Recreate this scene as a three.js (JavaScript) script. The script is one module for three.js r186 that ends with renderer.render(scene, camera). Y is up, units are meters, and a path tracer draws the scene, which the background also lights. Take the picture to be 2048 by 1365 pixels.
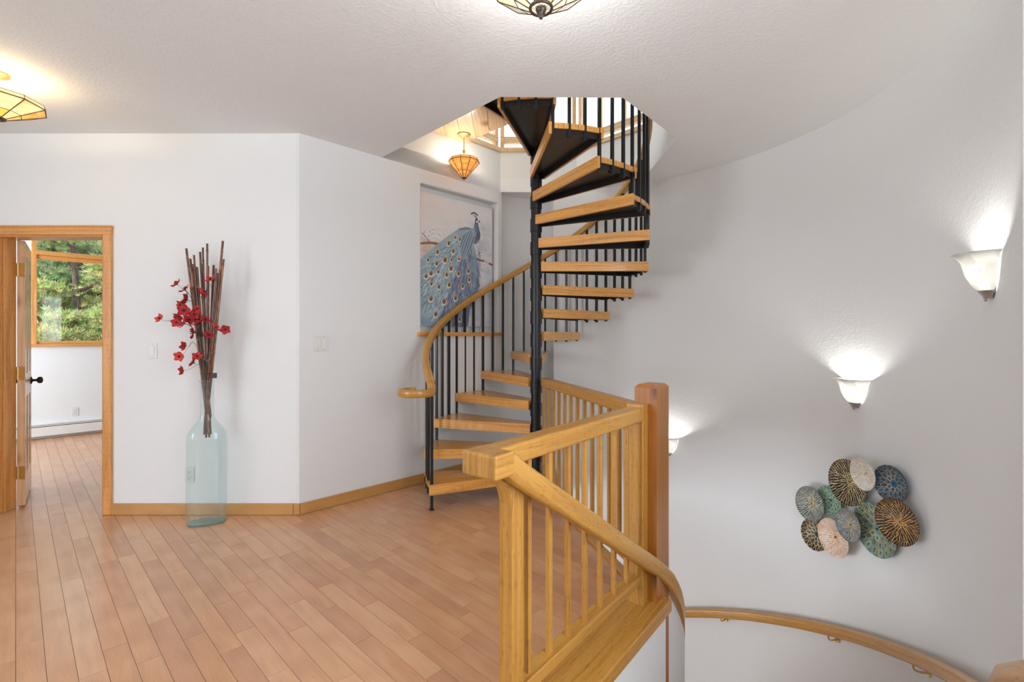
import * as THREE from 'three';
import { mergeGeometries, toCreasedNormals } from 'three/addons/utils/BufferGeometryUtils.js';
import { RoundedBoxGeometry } from 'three/addons/geometries/RoundedBoxGeometry.js';
import { RectAreaLightUniformsLib } from 'three/addons/lights/RectAreaLightUniformsLib.js';

// ---------------------------------------------------------------- camera, sky, sun, exposure
const scene = new THREE.Scene();
const renderer = new THREE.WebGLRenderer({ antialias: true });
renderer.toneMapping = THREE.LinearToneMapping;
renderer.toneMappingExposure = 1.04;
renderer.shadowMap.enabled = true;
RectAreaLightUniformsLib.init();
const camera = new THREE.PerspectiveCamera(2 * Math.atan(682.5 / 952) * 180 / Math.PI, 2048 / 1365, 0.05, 200);
camera.position.set(0, 1.32, 0);
camera.lookAt(0, 1.32, -10);
camera.setViewOffset(2048, 1365, 0, 11.5, 2048, 1365);
camera.updateProjectionMatrix();

const WA_LIGHT = 3.7, SKY = 3.0, SUN = 9, WINDOW_LIGHT = 3.6;
const LAMP = { sconce: 0.68, ceiling: 0.75, warm: 0.2, landing: 0.2 };
{ // clear sky, paler towards the horizon
  const w = 64, h = 64, a = new Float32Array(w * h * 4);
  for (let j = 0; j < h; j++) for (let i = 0; i < w; i++) {
    const e = Math.max(0, ((j + 0.5) / h - 0.5) * 2), t = Math.pow(e, 0.6), o = (j * w + i) * 4;
    a[o] = SKY * (0.93 - 0.34 * t); a[o + 1] = SKY * (0.96 - 0.2 * t); a[o + 2] = SKY * (1.0 - 0.02 * t); a[o + 3] = 1;
  }
  const t = new THREE.DataTexture(a, w, h, THREE.RGBAFormat, THREE.FloatType);
  t.mapping = THREE.EquirectangularReflectionMapping; t.magFilter = THREE.LinearFilter; t.minFilter = THREE.LinearFilter; t.needsUpdate = true;
  scene.background = t;
}
const sun = new THREE.DirectionalLight(new THREE.Color(1, 0.94, 0.84), SUN);
sun.position.set(-18, 22, 8); sun.target.position.set(-4, 0, -6);
sun.castShadow = true; sun.shadow.mapSize.set(4096, 4096); sun.shadow.bias = -0.0005;
Object.assign(sun.shadow.camera, { left: -18, right: 18, top: 18, bottom: -18, near: 1, far: 70 });
scene.add(sun, sun.target);
// daylight of the tall windows behind the camera and down the hall (each stands in a real window built below)
function windowLight(x, y, d, w, h, tx, ty, td, k) {
  const l = new THREE.RectAreaLight(new THREE.Color(0.89, 0.975, 1.07), WINDOW_LIGHT * k, w, h);
  l.position.set(x, y, -d); l.lookAt(tx, ty, -td); scene.add(l); return l;
}
windowLight(-5.43, 1.5, -1.4, 2.4, 1.9, 0, 1.5, -1.4, 2.1);
windowLight(1.57, 1.5, -0.3, 2.2, 1.9, -4, 1.5, -0.3, 1.4);
windowLight(-2.93, -1.5, 3.6, 2.6, 1.7, 1, -1.5, 3.6, 1.5);
windowLight(-6.26, 1.45, WA_LIGHT, 1.2, 2.0, -6.26, 1.45, 9, 2.0);

// ---------------------------------------------------------------- helpers
const V = (x, y, z) => new THREE.Vector3(x, y, z);
const P = (X, y, D) => new THREE.Vector3(X, y, -D);          // plan: X to the right, D away from the camera
const C = (r, g, b) => new THREE.Color().setRGB(r, g, b);
function rngOf(seed) { let s = seed >>> 0; return () => { s = (s + 0x6d2b79f5) | 0; let t = Math.imul(s ^ (s >>> 15), 1 | s); t = (t + Math.imul(t ^ (t >>> 7), 61 | t)) ^ t; return ((t ^ (t >>> 14)) >>> 0) / 4294967296; }; }
const clamp = (x, a, b) => Math.min(b, Math.max(a, x)), lerp = (a, b, t) => a + (b - a) * t, sstep = (a, b, x) => { const t = clamp((x - a) / (b - a), 0, 1); return t * t * (3 - 2 * t); };
const taken = {};
function numbered(name) { const n = taken[name] = (taken[name] ?? -1) + 1; return n ? name + '_' + String(n).padStart(3, '0') : name; }
function thing(name, label, category, group) {
  const g = new THREE.Group(); g.name = numbered(name); g.userData = { label, category };
  if (group) g.userData.group = group;
  scene.add(g); return g;
}
function structure(name, label, category) { const g = thing(name, label, category); g.userData.kind = 'structure'; return g; }
function mesh(name, geo, mat, parent) { const m = new THREE.Mesh(geo, mat); m.name = name; if (parent) parent.add(m); return m; }
function struct(name, geo, mat, label, category) { const m = mesh(numbered(name), geo, mat, scene); m.userData = { kind: 'structure', label, category }; return m; }
function single(name, geo, mat, label, category, group) { const m = mesh(numbered(name), geo, mat, scene); m.userData = { label, category }; if (group) m.userData.group = group; return m; }
// children were built in world coordinates: move the group to the thing's base
function based(g, x, y, z) { const b = V(x, y, z); for (const c of g.children) c.position.sub(b); g.position.copy(b); return g; }
const merged = (list) => mergeGeometries(list.map((g) => { const n = g.index ? g.toNonIndexed() : g; for (const k of Object.keys(n.attributes)) if (!['position', 'normal', 'uv'].includes(k)) n.deleteAttribute(k); n.clearGroups(); return n; }));

class Tris { // loose triangles with flat normals
  constructor() { this.p = []; this.t = []; }
  tri(a, b, c, ua = [0, 0], ub = [0, 0], uc = [0, 0]) { this.p.push(a.x, a.y, a.z, b.x, b.y, b.z, c.x, c.y, c.z); this.t.push(...ua, ...ub, ...uc); }
  quad(a, b, c, d, out, ua, ub, uc, ud) {
    if (out) { const n = b.clone().sub(a).cross(c.clone().sub(a)); if (n.dot(out) < 0) { this.quad(a, d, c, b, null, ua, ud, uc, ub); return; } }
    this.tri(a, b, c, ua, ub, uc); this.tri(a, c, d, ua, uc, ud);
  }
  build() {
    const g = new THREE.BufferGeometry();
    g.setAttribute('position', new THREE.Float32BufferAttribute(this.p, 3)); g.setAttribute('uv', new THREE.Float32BufferAttribute(this.t, 2));
    g.computeVertexNormals(); return g;
  }
}
// uv in metres, u along the direction dir where a face allows it
function grain(geo, dir, off = [0, 0]) {
  const g = geo.index ? geo.toNonIndexed() : geo, p = g.attributes.position, uv = new Float32Array(p.count * 2);
  const a = V(), b = V(), c = V(), n = V(), d = dir.clone().normalize(), t = V(), s = V();
  for (let i = 0; i < p.count; i += 3) {
    a.fromBufferAttribute(p, i); b.fromBufferAttribute(p, i + 1); c.fromBufferAttribute(p, i + 2);
    n.copy(b).sub(a).cross(s.copy(c).sub(a)).normalize();
    t.copy(d).addScaledVector(n, -d.dot(n));
    if (t.length() < 0.3) { t.set(0, 1, 0).addScaledVector(n, -n.y); if (t.length() < 0.3) t.set(1, 0, 0).addScaledVector(n, -n.x); }
    t.normalize(); s.copy(n).cross(t);
    [a, b, c].forEach((v, k) => { uv[(i + k) * 2] = v.dot(t) + off[0]; uv[(i + k) * 2 + 1] = v.dot(s) + off[1]; });
  }
  g.setAttribute('uv', new THREE.BufferAttribute(uv, 2)); return g;
}
const areaOf = (poly) => poly.reduce((s, p, i) => { const q = poly[(i + 1) % poly.length]; return s + p[0] * q[1] - q[0] * p[1]; }, 0) / 2;
function prism(poly, y0, y1) {
  const ps = areaOf(poly) < 0 ? [...poly].reverse() : poly, T = new Tris(), up = V(0, 1, 0), dn = V(0, -1, 0);
  const faces = THREE.ShapeUtils.triangulateShape(ps.map((p) => new THREE.Vector2(p[0], p[1])), []);
  for (const [i, j, k] of faces) for (const [y, out] of [[y1, up], [y0, dn]]) {
    const q = [i, j, k].map((m) => P(ps[m][0], y, ps[m][1])), n = q[1].clone().sub(q[0]).cross(q[2].clone().sub(q[0]));
    const w = n.dot(out) < 0 ? [q[0], q[2], q[1]] : q;
    T.tri(...w, ...w.map((v) => [v.x, -v.z]));
  }
  let run = 0;
  ps.forEach((p, i) => {
    const q = ps[(i + 1) % ps.length], l = Math.hypot(q[0] - p[0], q[1] - p[1]), out = V(q[1] - p[1], 0, (q[0] - p[0]));
    T.quad(P(p[0], y0, p[1]), P(q[0], y0, q[1]), P(q[0], y1, q[1]), P(p[0], y1, p[1]), out, [run, y0], [run + l, y0], [run + l, y1], [run, y1]);
    run += l;
  });
  return T.build();
}
function clipPoly(poly, a, b, c) { // keep a*X + b*D <= c
  const out = [];
  poly.forEach((p, i) => {
    const q = poly[(i + 1) % poly.length], s = a * p[0] + b * p[1] - c, t = a * q[0] + b * q[1] - c;
    if (s <= 0) out.push(p);
    if ((s < 0 && t > 0) || (s > 0 && t < 0)) { const k = s / (s - t); out.push([lerp(p[0], q[0], k), lerp(p[1], q[1], k)]); }
  });
  return out;
}
// straight wall: inner face from p to q, thickness to the right of p->q seen from above with D up
function wallPoly(p, q, th) { const l = Math.hypot(q[0] - p[0], q[1] - p[1]), nx = (q[1] - p[1]) / l * th, nd = -(q[0] - p[0]) / l * th; return [p, q, [q[0] + nx, q[1] + nd], [p[0] + nx, p[1] + nd]]; }
function rrect(w, h, r, seg = 3) {
  const o = [];
  for (const [cx, cy, a0] of [[w / 2 - r, h / 2 - r, 0], [-w / 2 + r, h / 2 - r, 90], [-w / 2 + r, -h / 2 + r, 180], [w / 2 - r, -h / 2 + r, 270]])
    for (let i = 0; i <= seg; i++) { const a = (a0 + 90 * i / seg) * Math.PI / 180; o.push([cx + r * Math.cos(a), cy + r * Math.sin(a)]); }
  return o;
}
// sweep a section (sideways, upwards) along a path, upright
function sweep(pts, section, crease = 0.7, plumb = false) {
  const T = new Tris(), rings = [], us = []; let u = 0;
  pts.forEach((p, i) => {
    const a = pts[Math.max(0, i - 1)], b = pts[Math.min(pts.length - 1, i + 1)], t = b.clone().sub(a).normalize();
    if (i) u += p.distanceTo(pts[i - 1]);
    const l = t.clone().cross(V(0, 1, 0)).normalize(), up = plumb ? V(0, 1, 0) : l.clone().cross(t).normalize();
    rings.push(section.map(([x, y]) => p.clone().addScaledVector(l, x).addScaledVector(up, y))); us.push(u);
  });
  const per = [0]; section.forEach((s, i) => { const n = section[(i + 1) % section.length]; per.push(per[i] + Math.hypot(n[0] - s[0], n[1] - s[1])); });
  for (let i = 0; i + 1 < rings.length; i++) for (let j = 0; j < section.length; j++) {
    const k = (j + 1) % section.length, A = rings[i], B = rings[i + 1];
    const mid = A[j].clone().add(A[k]).multiplyScalar(0.5).sub(pts[i]);
    T.quad(A[j], A[k], B[k], B[j], mid, [us[i], per[j]], [us[i], per[j + 1]], [us[i + 1], per[j + 1]], [us[i + 1], per[j]]);
  }
  for (const [i, s] of [[0, -1], [rings.length - 1, 1]]) {
    const dir = pts[i].clone().sub(pts[i ? i - 1 : 1]).multiplyScalar(1), c = pts[i];
    const R = rings[i];
    for (let j = 0; j < R.length; j++) {
      const k = (j + 1) % R.length, n = R[j].clone().sub(c).cross(R[k].clone().sub(c));
      if (n.dot(dir) > 0) T.tri(c, R[j], R[k], [0, 0], section[j], section[k]); else T.tri(c, R[k], R[j], [0, 0], section[k], section[j]);
    }
  }
  return toCreasedNormals(T.build(), crease);
}
function tube(pts, r, radial = 6, per = 4) {
  const c = new THREE.CatmullRomCurve3(pts);
  return new THREE.TubeGeometry(c, Math.max(1, (pts.length - 1) * per), r, radial, false);
}
// rounded box: centre in plan, turned by the plan angle (radians), grain along its longest side
function obox(X, y, D, lx, ly, lz, ang = 0, r = 0.004, axis, seg = 1) {
  let g = new RoundedBoxGeometry(lx, ly, lz, seg, Math.min(r, lx / 2.01, ly / 2.01, lz / 2.01));
  const m = Math.max(lx, ly, lz), ax = axis || (m === lx ? 'x' : m === ly ? 'y' : 'z');
  g = grain(g, V(ax === 'x' ? 1 : 0, ax === 'y' ? 1 : 0, ax === 'z' ? 1 : 0), [X * 3.1 + D * 1.7, X * 0.77 + D * 1.31 + y * 0.3]);
  g.rotateY(ang); g.translate(X, y, -D); return g;
}
function arcWall(cx, cd, r0, r1, a0, a1, yb, yt, n) {
  const T = new Tris(), pt = (r, a, y) => P(cx + r * Math.cos(a), y, cd + r * Math.sin(a));
  const fb = typeof yb === 'function' ? yb : () => yb, ft = typeof yt === 'function' ? yt : () => yt;
  for (let i = 0; i < n; i++) {
    const a = lerp(a0, a1, i / n), b = lerp(a0, a1, (i + 1) / n), m = (a + b) / 2, o = V(Math.cos(m), 0, -Math.sin(m)), ua = a * r0, ub = b * r0;
    T.quad(pt(r0, a, fb(a)), pt(r0, b, fb(b)), pt(r0, b, ft(b)), pt(r0, a, ft(a)), o.clone().negate(), [ua, fb(a)], [ub, fb(b)], [ub, ft(b)], [ua, ft(a)]);
    T.quad(pt(r1, a, fb(a)), pt(r1, b, fb(b)), pt(r1, b, ft(b)), pt(r1, a, ft(a)), o, [ua, fb(a)], [ub, fb(b)], [ub, ft(b)], [ua, ft(a)]);
    T.quad(pt(r0, a, ft(a)), pt(r0, b, ft(b)), pt(r1, b, ft(b)), pt(r1, a, ft(a)), V(0, 1, 0), [ua, 0], [ub, 0], [ub, r1 - r0], [ua, r1 - r0]);
    T.quad(pt(r0, a, fb(a)), pt(r0, b, fb(b)), pt(r1, b, fb(b)), pt(r1, a, fb(a)), V(0, -1, 0), [ua, 0], [ub, 0], [ub, r1 - r0], [ua, r1 - r0]);
  }
  for (const [a, s] of [[a0, a0 < a1 ? 1 : -1], [a1, a0 < a1 ? -1 : 1]])
    T.quad(pt(r0, a, fb(a)), pt(r1, a, fb(a)), pt(r1, a, ft(a)), pt(r0, a, ft(a)), V(Math.sin(a) * s, 0, Math.cos(a) * s), [0, fb(a)], [r1 - r0, fb(a)], [r1 - r0, ft(a)], [0, ft(a)]);
  return toCreasedNormals(T.build(), 0.5);
}

// ---------------------------------------------------------------- textures (tileable value noise)
function noise2(seed) {
  const r = rngOf(seed), tab = new Float32Array(4096); for (let i = 0; i < 4096; i++) tab[i] = r();
  const at = (x, y, px, py) => tab[((((x % px) + px) % px) * 57 + (((y % py) + py) % py) * 131) & 4095];
  return (x, y, px, py) => {
    const i = Math.floor(x), j = Math.floor(y), u = x - i, v = y - j, s = u * u * (3 - 2 * u), t = v * v * (3 - 2 * v);
    return lerp(lerp(at(i, j, px, py), at(i + 1, j, px, py), s), lerp(at(i, j + 1, px, py), at(i + 1, j + 1, px, py), s), t);
  };
}
function texture(w, h, fn, srgb, metresU, metresV) {
  const a = new Uint8Array(w * h * 4);
  for (let j = 0; j < h; j++) for (let i = 0; i < w; i++) { const c = fn(i / w, j / h), o = (j * w + i) * 4; a[o] = clamp(c[0], 0, 1) * 255; a[o + 1] = clamp(c[1], 0, 1) * 255; a[o + 2] = clamp(c[2], 0, 1) * 255; a[o + 3] = 255; }
  const t = new THREE.DataTexture(a, w, h); t.wrapS = t.wrapT = THREE.RepeatWrapping; t.magFilter = THREE.LinearFilter; t.minFilter = THREE.LinearMipmapLinearFilter; t.generateMipmaps = true;
  if (srgb) t.colorSpace = THREE.SRGBColorSpace;
  t.repeat.set(1 / metresU, 1 / metresV); t.needsUpdate = true; return t;
}
const nA = noise2(11), nB = noise2(23), nC = noise2(37), nD = noise2(53);
// knockdown plaster: flattened blobs with soft edges
const plasterBump = texture(512, 512, (u, v) => {
  const a = nA(u * 56, v * 56, 56, 56), b = nB(u * 110, v * 110, 110, 110), c = nC(u * 24, v * 24, 24, 24);
  const h = sstep(0.32, 0.75, a * 0.62 + b * 0.26 + c * 0.12); return [h, h, h];
}, false, 0.6, 0.6);
const oakMap = texture(1024, 512, (u, v) => {
  const warp = nC(u * 4, v * 6, 4, 6) * 0.05 + nD(u * 2, v * 3, 2, 3) * 0.05, w = v + warp;
  const band = nA(u * 2, w * 26, 2, 26), fine = nB(u * 10, w * 150, 10, 150), pore = nD(u * 34, v * 240, 34, 240), broad = nC(u * 2, w * 8, 2, 8);
  let k = 0.84 + 0.16 * band + 0.1 * fine + 0.12 * (broad - 0.5); if (pore > 0.72) k -= (pore - 0.72) * 0.95;
  return [k, k * (0.955 + 0.035 * band), k * (0.87 + 0.1 * band)];
}, true, 1.1, 0.3);
const mapleMap = texture(1024, 512, (u, v) => {
  const warp = nC(u * 5, v * 5, 5, 5) * 0.09, w = v + warp, cloud = nD(u * 9, v * 7, 9, 7), band = nA(u * 3, w * 18, 3, 18), fine = nB(u * 16, w * 120, 16, 120), fleck = nA(u * 60, v * 90, 60, 90);
  let k = 0.885 + 0.05 * cloud + 0.055 * band + 0.035 * fine; if (fleck > 0.93) k -= (fleck - 0.93) * 1.3;
  return [k, k * (0.965 + 0.03 * cloud), k * (0.93 + 0.06 * cloud)];
}, true, 1.0, 0.45);
const firMap = texture(1024, 512, (u, v) => {
  const w = v + nC(u * 3, v * 4, 3, 4) * 0.08, ring = 0.5 + 0.5 * Math.sin((w * 13 + nA(u * 2, w * 9, 2, 9) * 2.2) * Math.PI * 2), fine = nB(u * 12, w * 140, 12, 140);
  const dx = ((u - 0.53 + 1.5) % 1 - 0.5) * 9, dy = ((v - 0.42 + 1.5) % 1 - 0.5) * 15, kn = Math.exp(-(dx * dx * 3 + dy * dy));
  const k = 0.86 + 0.06 * ring * ring + 0.07 * fine + 0.1 * (nA(u * 2, w * 5, 2, 5) - 0.5) - 0.5 * kn; return [k, k * (0.95 + 0.03 * ring), k * (0.88 + 0.06 * ring)];
}, true, 0.9, 0.3);
const pineMap = texture(1024, 512, (u, v) => {
  const w = v + nC(u * 4, v * 4, 4, 4) * 0.07, ring = 0.5 + 0.5 * Math.sin((w * 16 + nA(u * 2, w * 7, 2, 7) * 2) * Math.PI * 2); let kn = 0;
  for (const [a, b, s] of [[0.14, 0.3, 1], [0.36, 0.72, 0.8], [0.55, 0.2, 1.1], [0.72, 0.85, 0.7], [0.88, 0.5, 1]]) { const dx = ((u - a + 1.5) % 1 - 0.5) * 26 / s, dy = ((v - b + 1.5) % 1 - 0.5) * 13 / s; kn += Math.exp(-(dx * dx + dy * dy)) * s; }
  const k = 0.9 + 0.08 * ring - 0.28 * kn; return [k, k * (0.96 - 0.12 * kn), k * (0.9 - 0.2 * kn)];
}, true, 1.2, 0.5);
const barkMap = texture(256, 256, (u, v) => { const k = 0.5 + 0.5 * nA(u * 8, v * 30, 8, 30) * nB(u * 20, v * 40, 20, 40) * 1.6; return [k, k * 0.93, k * 0.88]; }, true, 0.4, 0.4);
const waveMap = texture(256, 256, (u, v) => { const k = nA(u * 6, v * 9, 6, 9) * 0.7 + nB(u * 24, v * 24, 24, 24) * 0.3; return [k, k, k]; }, false, 0.25, 0.4);
const cloudMap = texture(256, 256, (u, v) => { const k = 0.86 + 0.14 * sstep(0.3, 0.7, nA(u * 5 + nC(u * 7, v * 7, 7, 7) * 1.5, v * 5, 5, 5)); return [k, k, k * 0.99]; }, true, 0.18, 0.18);

const std = (o) => new THREE.MeshStandardMaterial(o), phys = (o) => new THREE.MeshPhysicalMaterial(o);
const M = {
  wall: std({ color: C(0.82, 0.83, 0.832), roughness: 0.82, bumpMap: plasterBump, bumpScale: 0.0004 }),
  ceiling: std({ color: C(0.84, 0.857, 0.865), roughness: 0.88, bumpMap: plasterBump, bumpScale: 0.0006 }),
  white: std({ color: C(0.82, 0.81, 0.79), roughness: 0.45 }),
  plate: std({ color: C(0.78, 0.77, 0.74), roughness: 0.4 }),
  slot: std({ color: C(0.05, 0.05, 0.05), roughness: 0.6 }),
  oakRail: phys({ color: C(0.56, 0.285, 0.058), map: oakMap, roughness: 0.36, clearcoat: 0.35, clearcoatRoughness: 0.18 }),
  oakTread: phys({ color: C(0.82, 0.41, 0.105), map: oakMap, roughness: 0.3, clearcoat: 0.5, clearcoatRoughness: 0.1 }),
  oakBase: phys({ color: C(0.62, 0.33, 0.105), map: mapleMap, roughness: 0.4, clearcoat: 0.3, clearcoatRoughness: 0.2 }),
  casing: phys({ color: C(0.76, 0.36, 0.105), map: oakMap, roughness: 0.38, clearcoat: 0.3, clearcoatRoughness: 0.2 }),
  fir: phys({ color: C(0.47, 0.18, 0.028), map: firMap, roughness: 0.38, clearcoat: 0.25, clearcoatRoughness: 0.12 }),
  pine: phys({ color: C(0.88, 0.68, 0.46), map: pineMap, roughness: 0.4, clearcoat: 0.4, clearcoatRoughness: 0.12 }),
  doorWood: phys({ color: C(0.78, 0.52, 0.3), map: pineMap, roughness: 0.3, clearcoat: 0.5, clearcoatRoughness: 0.12 }),
  windowWood: phys({ color: C(0.78, 0.57, 0.36), map: oakMap, roughness: 0.4 }),
  subfloor: std({ color: C(0.34, 0.2, 0.12), roughness: 0.8 }),
  black: std({ color: C(0.012, 0.013, 0.015), roughness: 0.32, metalness: 0.2 }),
  pan: std({ color: C(0.022, 0.018, 0.016), roughness: 0.34, metalness: 0.3 }),
  bronze: std({ color: C(0.13, 0.1, 0.075), roughness: 0.42, metalness: 0.7 }),
  lead: std({ color: C(0.14, 0.1, 0.06), roughness: 0.5, metalness: 0.6 }),
  brass: std({ color: C(0.72, 0.52, 0.24), roughness: 0.32, metalness: 0.9 }),
  darkKnob: std({ color: C(0.03, 0.02, 0.018), roughness: 0.3, metalness: 0.5 }),
  steel: std({ color: C(0.42, 0.4, 0.38), roughness: 0.45, metalness: 0.8 }),
  pane: phys({ color: C(0.98, 0.99, 0.99), roughness: 0.0, transmission: 1, thickness: 0, ior: 1.45 }),
  opal: phys({ color: C(0.97, 0.97, 0.965), map: cloudMap, roughness: 1, transmission: 0.72, thickness: 0 }),
  amber: phys({ color: C(0.95, 0.66, 0.3), map: cloudMap, roughness: 0.95, transmission: 0.6, thickness: 0 }),
  pale: phys({ color: C(0.95, 0.93, 0.87), map: cloudMap, roughness: 0.95, transmission: 0.55, thickness: 0 }),
  cream: phys({ color: C(0.95, 0.88, 0.7), map: cloudMap, roughness: 0.95, transmission: 0.6, thickness: 0 }),
  bottle: phys({ color: C(0.885, 0.945, 0.945), roughness: 0.1, transmission: 0.96, thickness: 0, ior: 1.5, bumpMap: waveMap, bumpScale: 0.0015 }),
};
const planks = [[0.69, 0.375, 0.205], [0.715, 0.41, 0.225], [0.66, 0.355, 0.19], [0.74, 0.43, 0.24], [0.68, 0.37, 0.19], [0.62, 0.33, 0.18], [0.71, 0.39, 0.21]]
  .map((c) => phys({ color: C(...c), map: mapleMap, roughness: 0.32, clearcoat: 0.4, clearcoatRoughness: 0.2 }));

// ---------------------------------------------------------------- the setting
const CEIL = 2.807, WA = 3.505, R2 = Math.SQRT2;
const nOf = (X, D) => (X + 0.121) * 0.7769 - (D - 1.418) * 0.6296;       // distance in front of the guard's centre line
const rOf = (X, D) => (X - 0.65) * 0.968 + (D - 2.43) * 0.2505;           // distance to the right of the rear guard's centre line
const clipFloor = (poly, m = 0) => clipPoly(clipPoly(poly, 0.7769, -0.6296, 0.1 - m - 0.121 * 0.7769 - 1.418 * 0.6296), 0.968, 0.2505, 0.05 - m + 0.65 * 0.968 + 2.43 * 0.2505);
const behindColumn = (poly) => clipPoly(clipPoly(clipPoly(poly, 0, -1, -3.98), 1, 0, 0.43), -0.968, -0.2505, -0.05 - 0.65 * 0.968 - 2.43 * 0.2505);   // the floor goes on past the column
const rect = (x0, d0, x1, d1) => [[x0, d0], [x1, d0], [x1, d1], [x0, d1]];

const floor = structure('floor', 'maple strip floor laid diagonally across the hall and into the next room', 'floor');
mesh('subfloor', merged([prism(clipFloor(rect(-7.2, 1.15, 0.9, 5.35), 0.045), -0.3, -0.014), prism(behindColumn(rect(-0.4, 3.9, 0.6, 5.35)), -0.3, -0.014), prism(rect(-7.2, 5.35, -2.4, 9.9), -0.3, -0.014), prism(rect(-5.6, -3.3, 1.7, 1.15), -0.3, -0.014)]), M.subfloor, floor);
{ // planks: rows 83.6 mm wide, running away to the left
  const w = [-0.7218, 0.6921], q = [0.6921, 0.7218], W = 0.0836, r = rngOf(5), cache = [], gap = 0.0007;
  const seen = (X, D) => {
    if (D < 1.62) return 0;
    const px = 1024 + 952 * X / D, py = 671 + 952 * 1.32 / D;
    if (px < -70 || px > 1330 || py > 1440) return 0;
    if (D > WA + 0.03 && X < -1.5) return px > -10 && px < 232 && D - X < 12.2 ? 952 / D / D : 0;   // through the doorway
    if ((D > WA + 0.03 && D - X > 5.15) || D > 5.3) return 0;
    return 952 / D / D;
  };
  for (let j = -12; j < 62; j++) {
    let s = -4.5 - r() * 0.8;
    while (s < 9.5) {
      const L = r() < 0.25 ? 0.24 + r() * 0.2 : 0.42 + r() * 0.62, a = j * W + gap, b = (j + 1) * W - gap, e = s + L - 2 * gap;
      const at = (m, n) => [w[0] * m + q[0] * n, w[1] * m + q[1] * n];
      let best = 0; for (let k = 0; k <= 6; k++) { const c = at(lerp(s, e, k / 6), (a + b) / 2); best = Math.max(best, seen(...c)); }
      const poly = best ? clipFloor([at(s, a), at(e, a), at(e, b), at(s, b)]) : [];
      const more = best ? behindColumn([at(s, a), at(e, a), at(e, b), at(s, b)]) : [];
      if (more.length > 2 && Math.abs(areaOf(more)) > 1e-3) cache.push({ poly: more, best: best * 0.5, v: Math.floor(r() * planks.length), dy: r() * 0.0005, o: [r() * 3, r() * 3] });
      if (poly.length > 2 && Math.abs(areaOf(poly)) > 1e-4) cache.push({ poly, best, v: Math.floor(r() * planks.length), dy: r() * 0.0005, o: [r() * 3, r() * 3] });
      s += L;
    }
  }
  cache.sort((x, y) => y.best - x.best);
  const rest = [];
  cache.forEach((c, i) => {
    const g = grain(prism(c.poly, -0.014, c.dy - 0.0005), V(w[0], 0, -w[1]), c.o);
    if (i < 300) mesh(i ? 'plank_' + String(i).padStart(3, '0') : 'plank', g, planks[c.v], floor); else rest.push(g);
  });
  if (rest.length) { const m = mesh('more_planks', merged(rest), planks[0], floor); m.userData.kind = 'stuff'; }
}

// ceiling with the many-sided opening of the stair tower
const TOWER = [[-0.075, 2.968], [0.693, 2.98], [1.245, 3.593], [1.245, 4.366], [0.67, 4.942], [-0.121, 4.942], [-1.088, 3.975]];
{
  const s = new THREE.Shape([[-7.3, -3.4], [2.7, -3.4], [2.7, 5.6], [-7.3, 5.6]].map((p) => new THREE.Vector2(...p)));
  s.holes.push(new THREE.Path(TOWER.map((p) => new THREE.Vector2(...p))));
  const g = new THREE.ExtrudeGeometry(s, { depth: 0.14, bevelEnabled: false }); g.rotateX(-Math.PI / 2); g.translate(0, CEIL, 0);
  struct('ceiling', g, M.ceiling, 'white textured ceiling with a many-sided opening over the spiral stair', 'ceiling');
}
// wall with the doorway
struct('wall_left', merged([
  prism(rect(-5.62, WA, -3.80, WA + 0.125), 0, CEIL), prism(rect(-7.2, WA, -6.9, WA + 0.125), 0, CEIL), prism(rect(-6.9, WA, -5.62, WA + 0.125), 0, 0.4), prism(rect(-6.9, WA, -5.62, WA + 0.125), 2.5, CEIL),
  prism([[-3.003, WA], [-1.558, WA], [-1.62, WA + 0.125], [-3.003, WA + 0.125]], 0, CEIL),
  prism(rect(-3.80, WA, -3.003, WA + 0.125), 2.062, CEIL)]), M.wall, 'white textured plaster wall with the doorway, behind the glass bottle', 'wall');
{ // slanting wall with the picture niche; it goes on up into the tower
  const s = new THREE.Shape([[-0.02, 0], [2.06, 0], [2.06, 3.225], [-0.02, 3.225]].map((p) => new THREE.Vector2(...p)));
  const n = [[1.054, 1.346], [1.992, 1.346], [1.992, 2.684], [1.054, 2.684]], path = new THREE.Path(), r = 0.02;
  path.moveTo(n[0][0], n[0][1]); path.lineTo(n[1][0], n[1][1]); path.lineTo(n[2][0], n[2][1] - r); path.quadraticCurveTo(n[2][0], n[2][1], n[2][0] - r, n[2][1]); path.lineTo(n[3][0] + r, n[3][1]); path.quadraticCurveTo(n[3][0], n[3][1], n[3][0], n[3][1] - r); path.closePath();
  s.holes.push(path);
  const g = new THREE.ExtrudeGeometry(s, { depth: 0.076, bevelEnabled: true, bevelThickness: 0.014, bevelSize: 0.014, bevelOffset: -0.014, bevelSegments: 4, curveSegments: 6 });
  g.translate(0, 0, -0.09);
  const back = new THREE.BoxGeometry(2.08, 3.225, 0.06); back.translate(1.02, 1.6125, -0.125);
  const all = merged([g, back]); all.rotateY(Math.PI / 4); all.translate(-1.558, 0, -WA);
  struct('wall_diagonal', all, M.wall, 'slanting white plaster wall with a picture niche beside the spiral stair', 'wall');
}
const B = (s, off, y) => { const X = -1.558 + s / R2 + off / R2, D = WA + s / R2 - off / R2; return P(X, y, D); };   // on the slanting wall: along it, out from it, up
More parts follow.
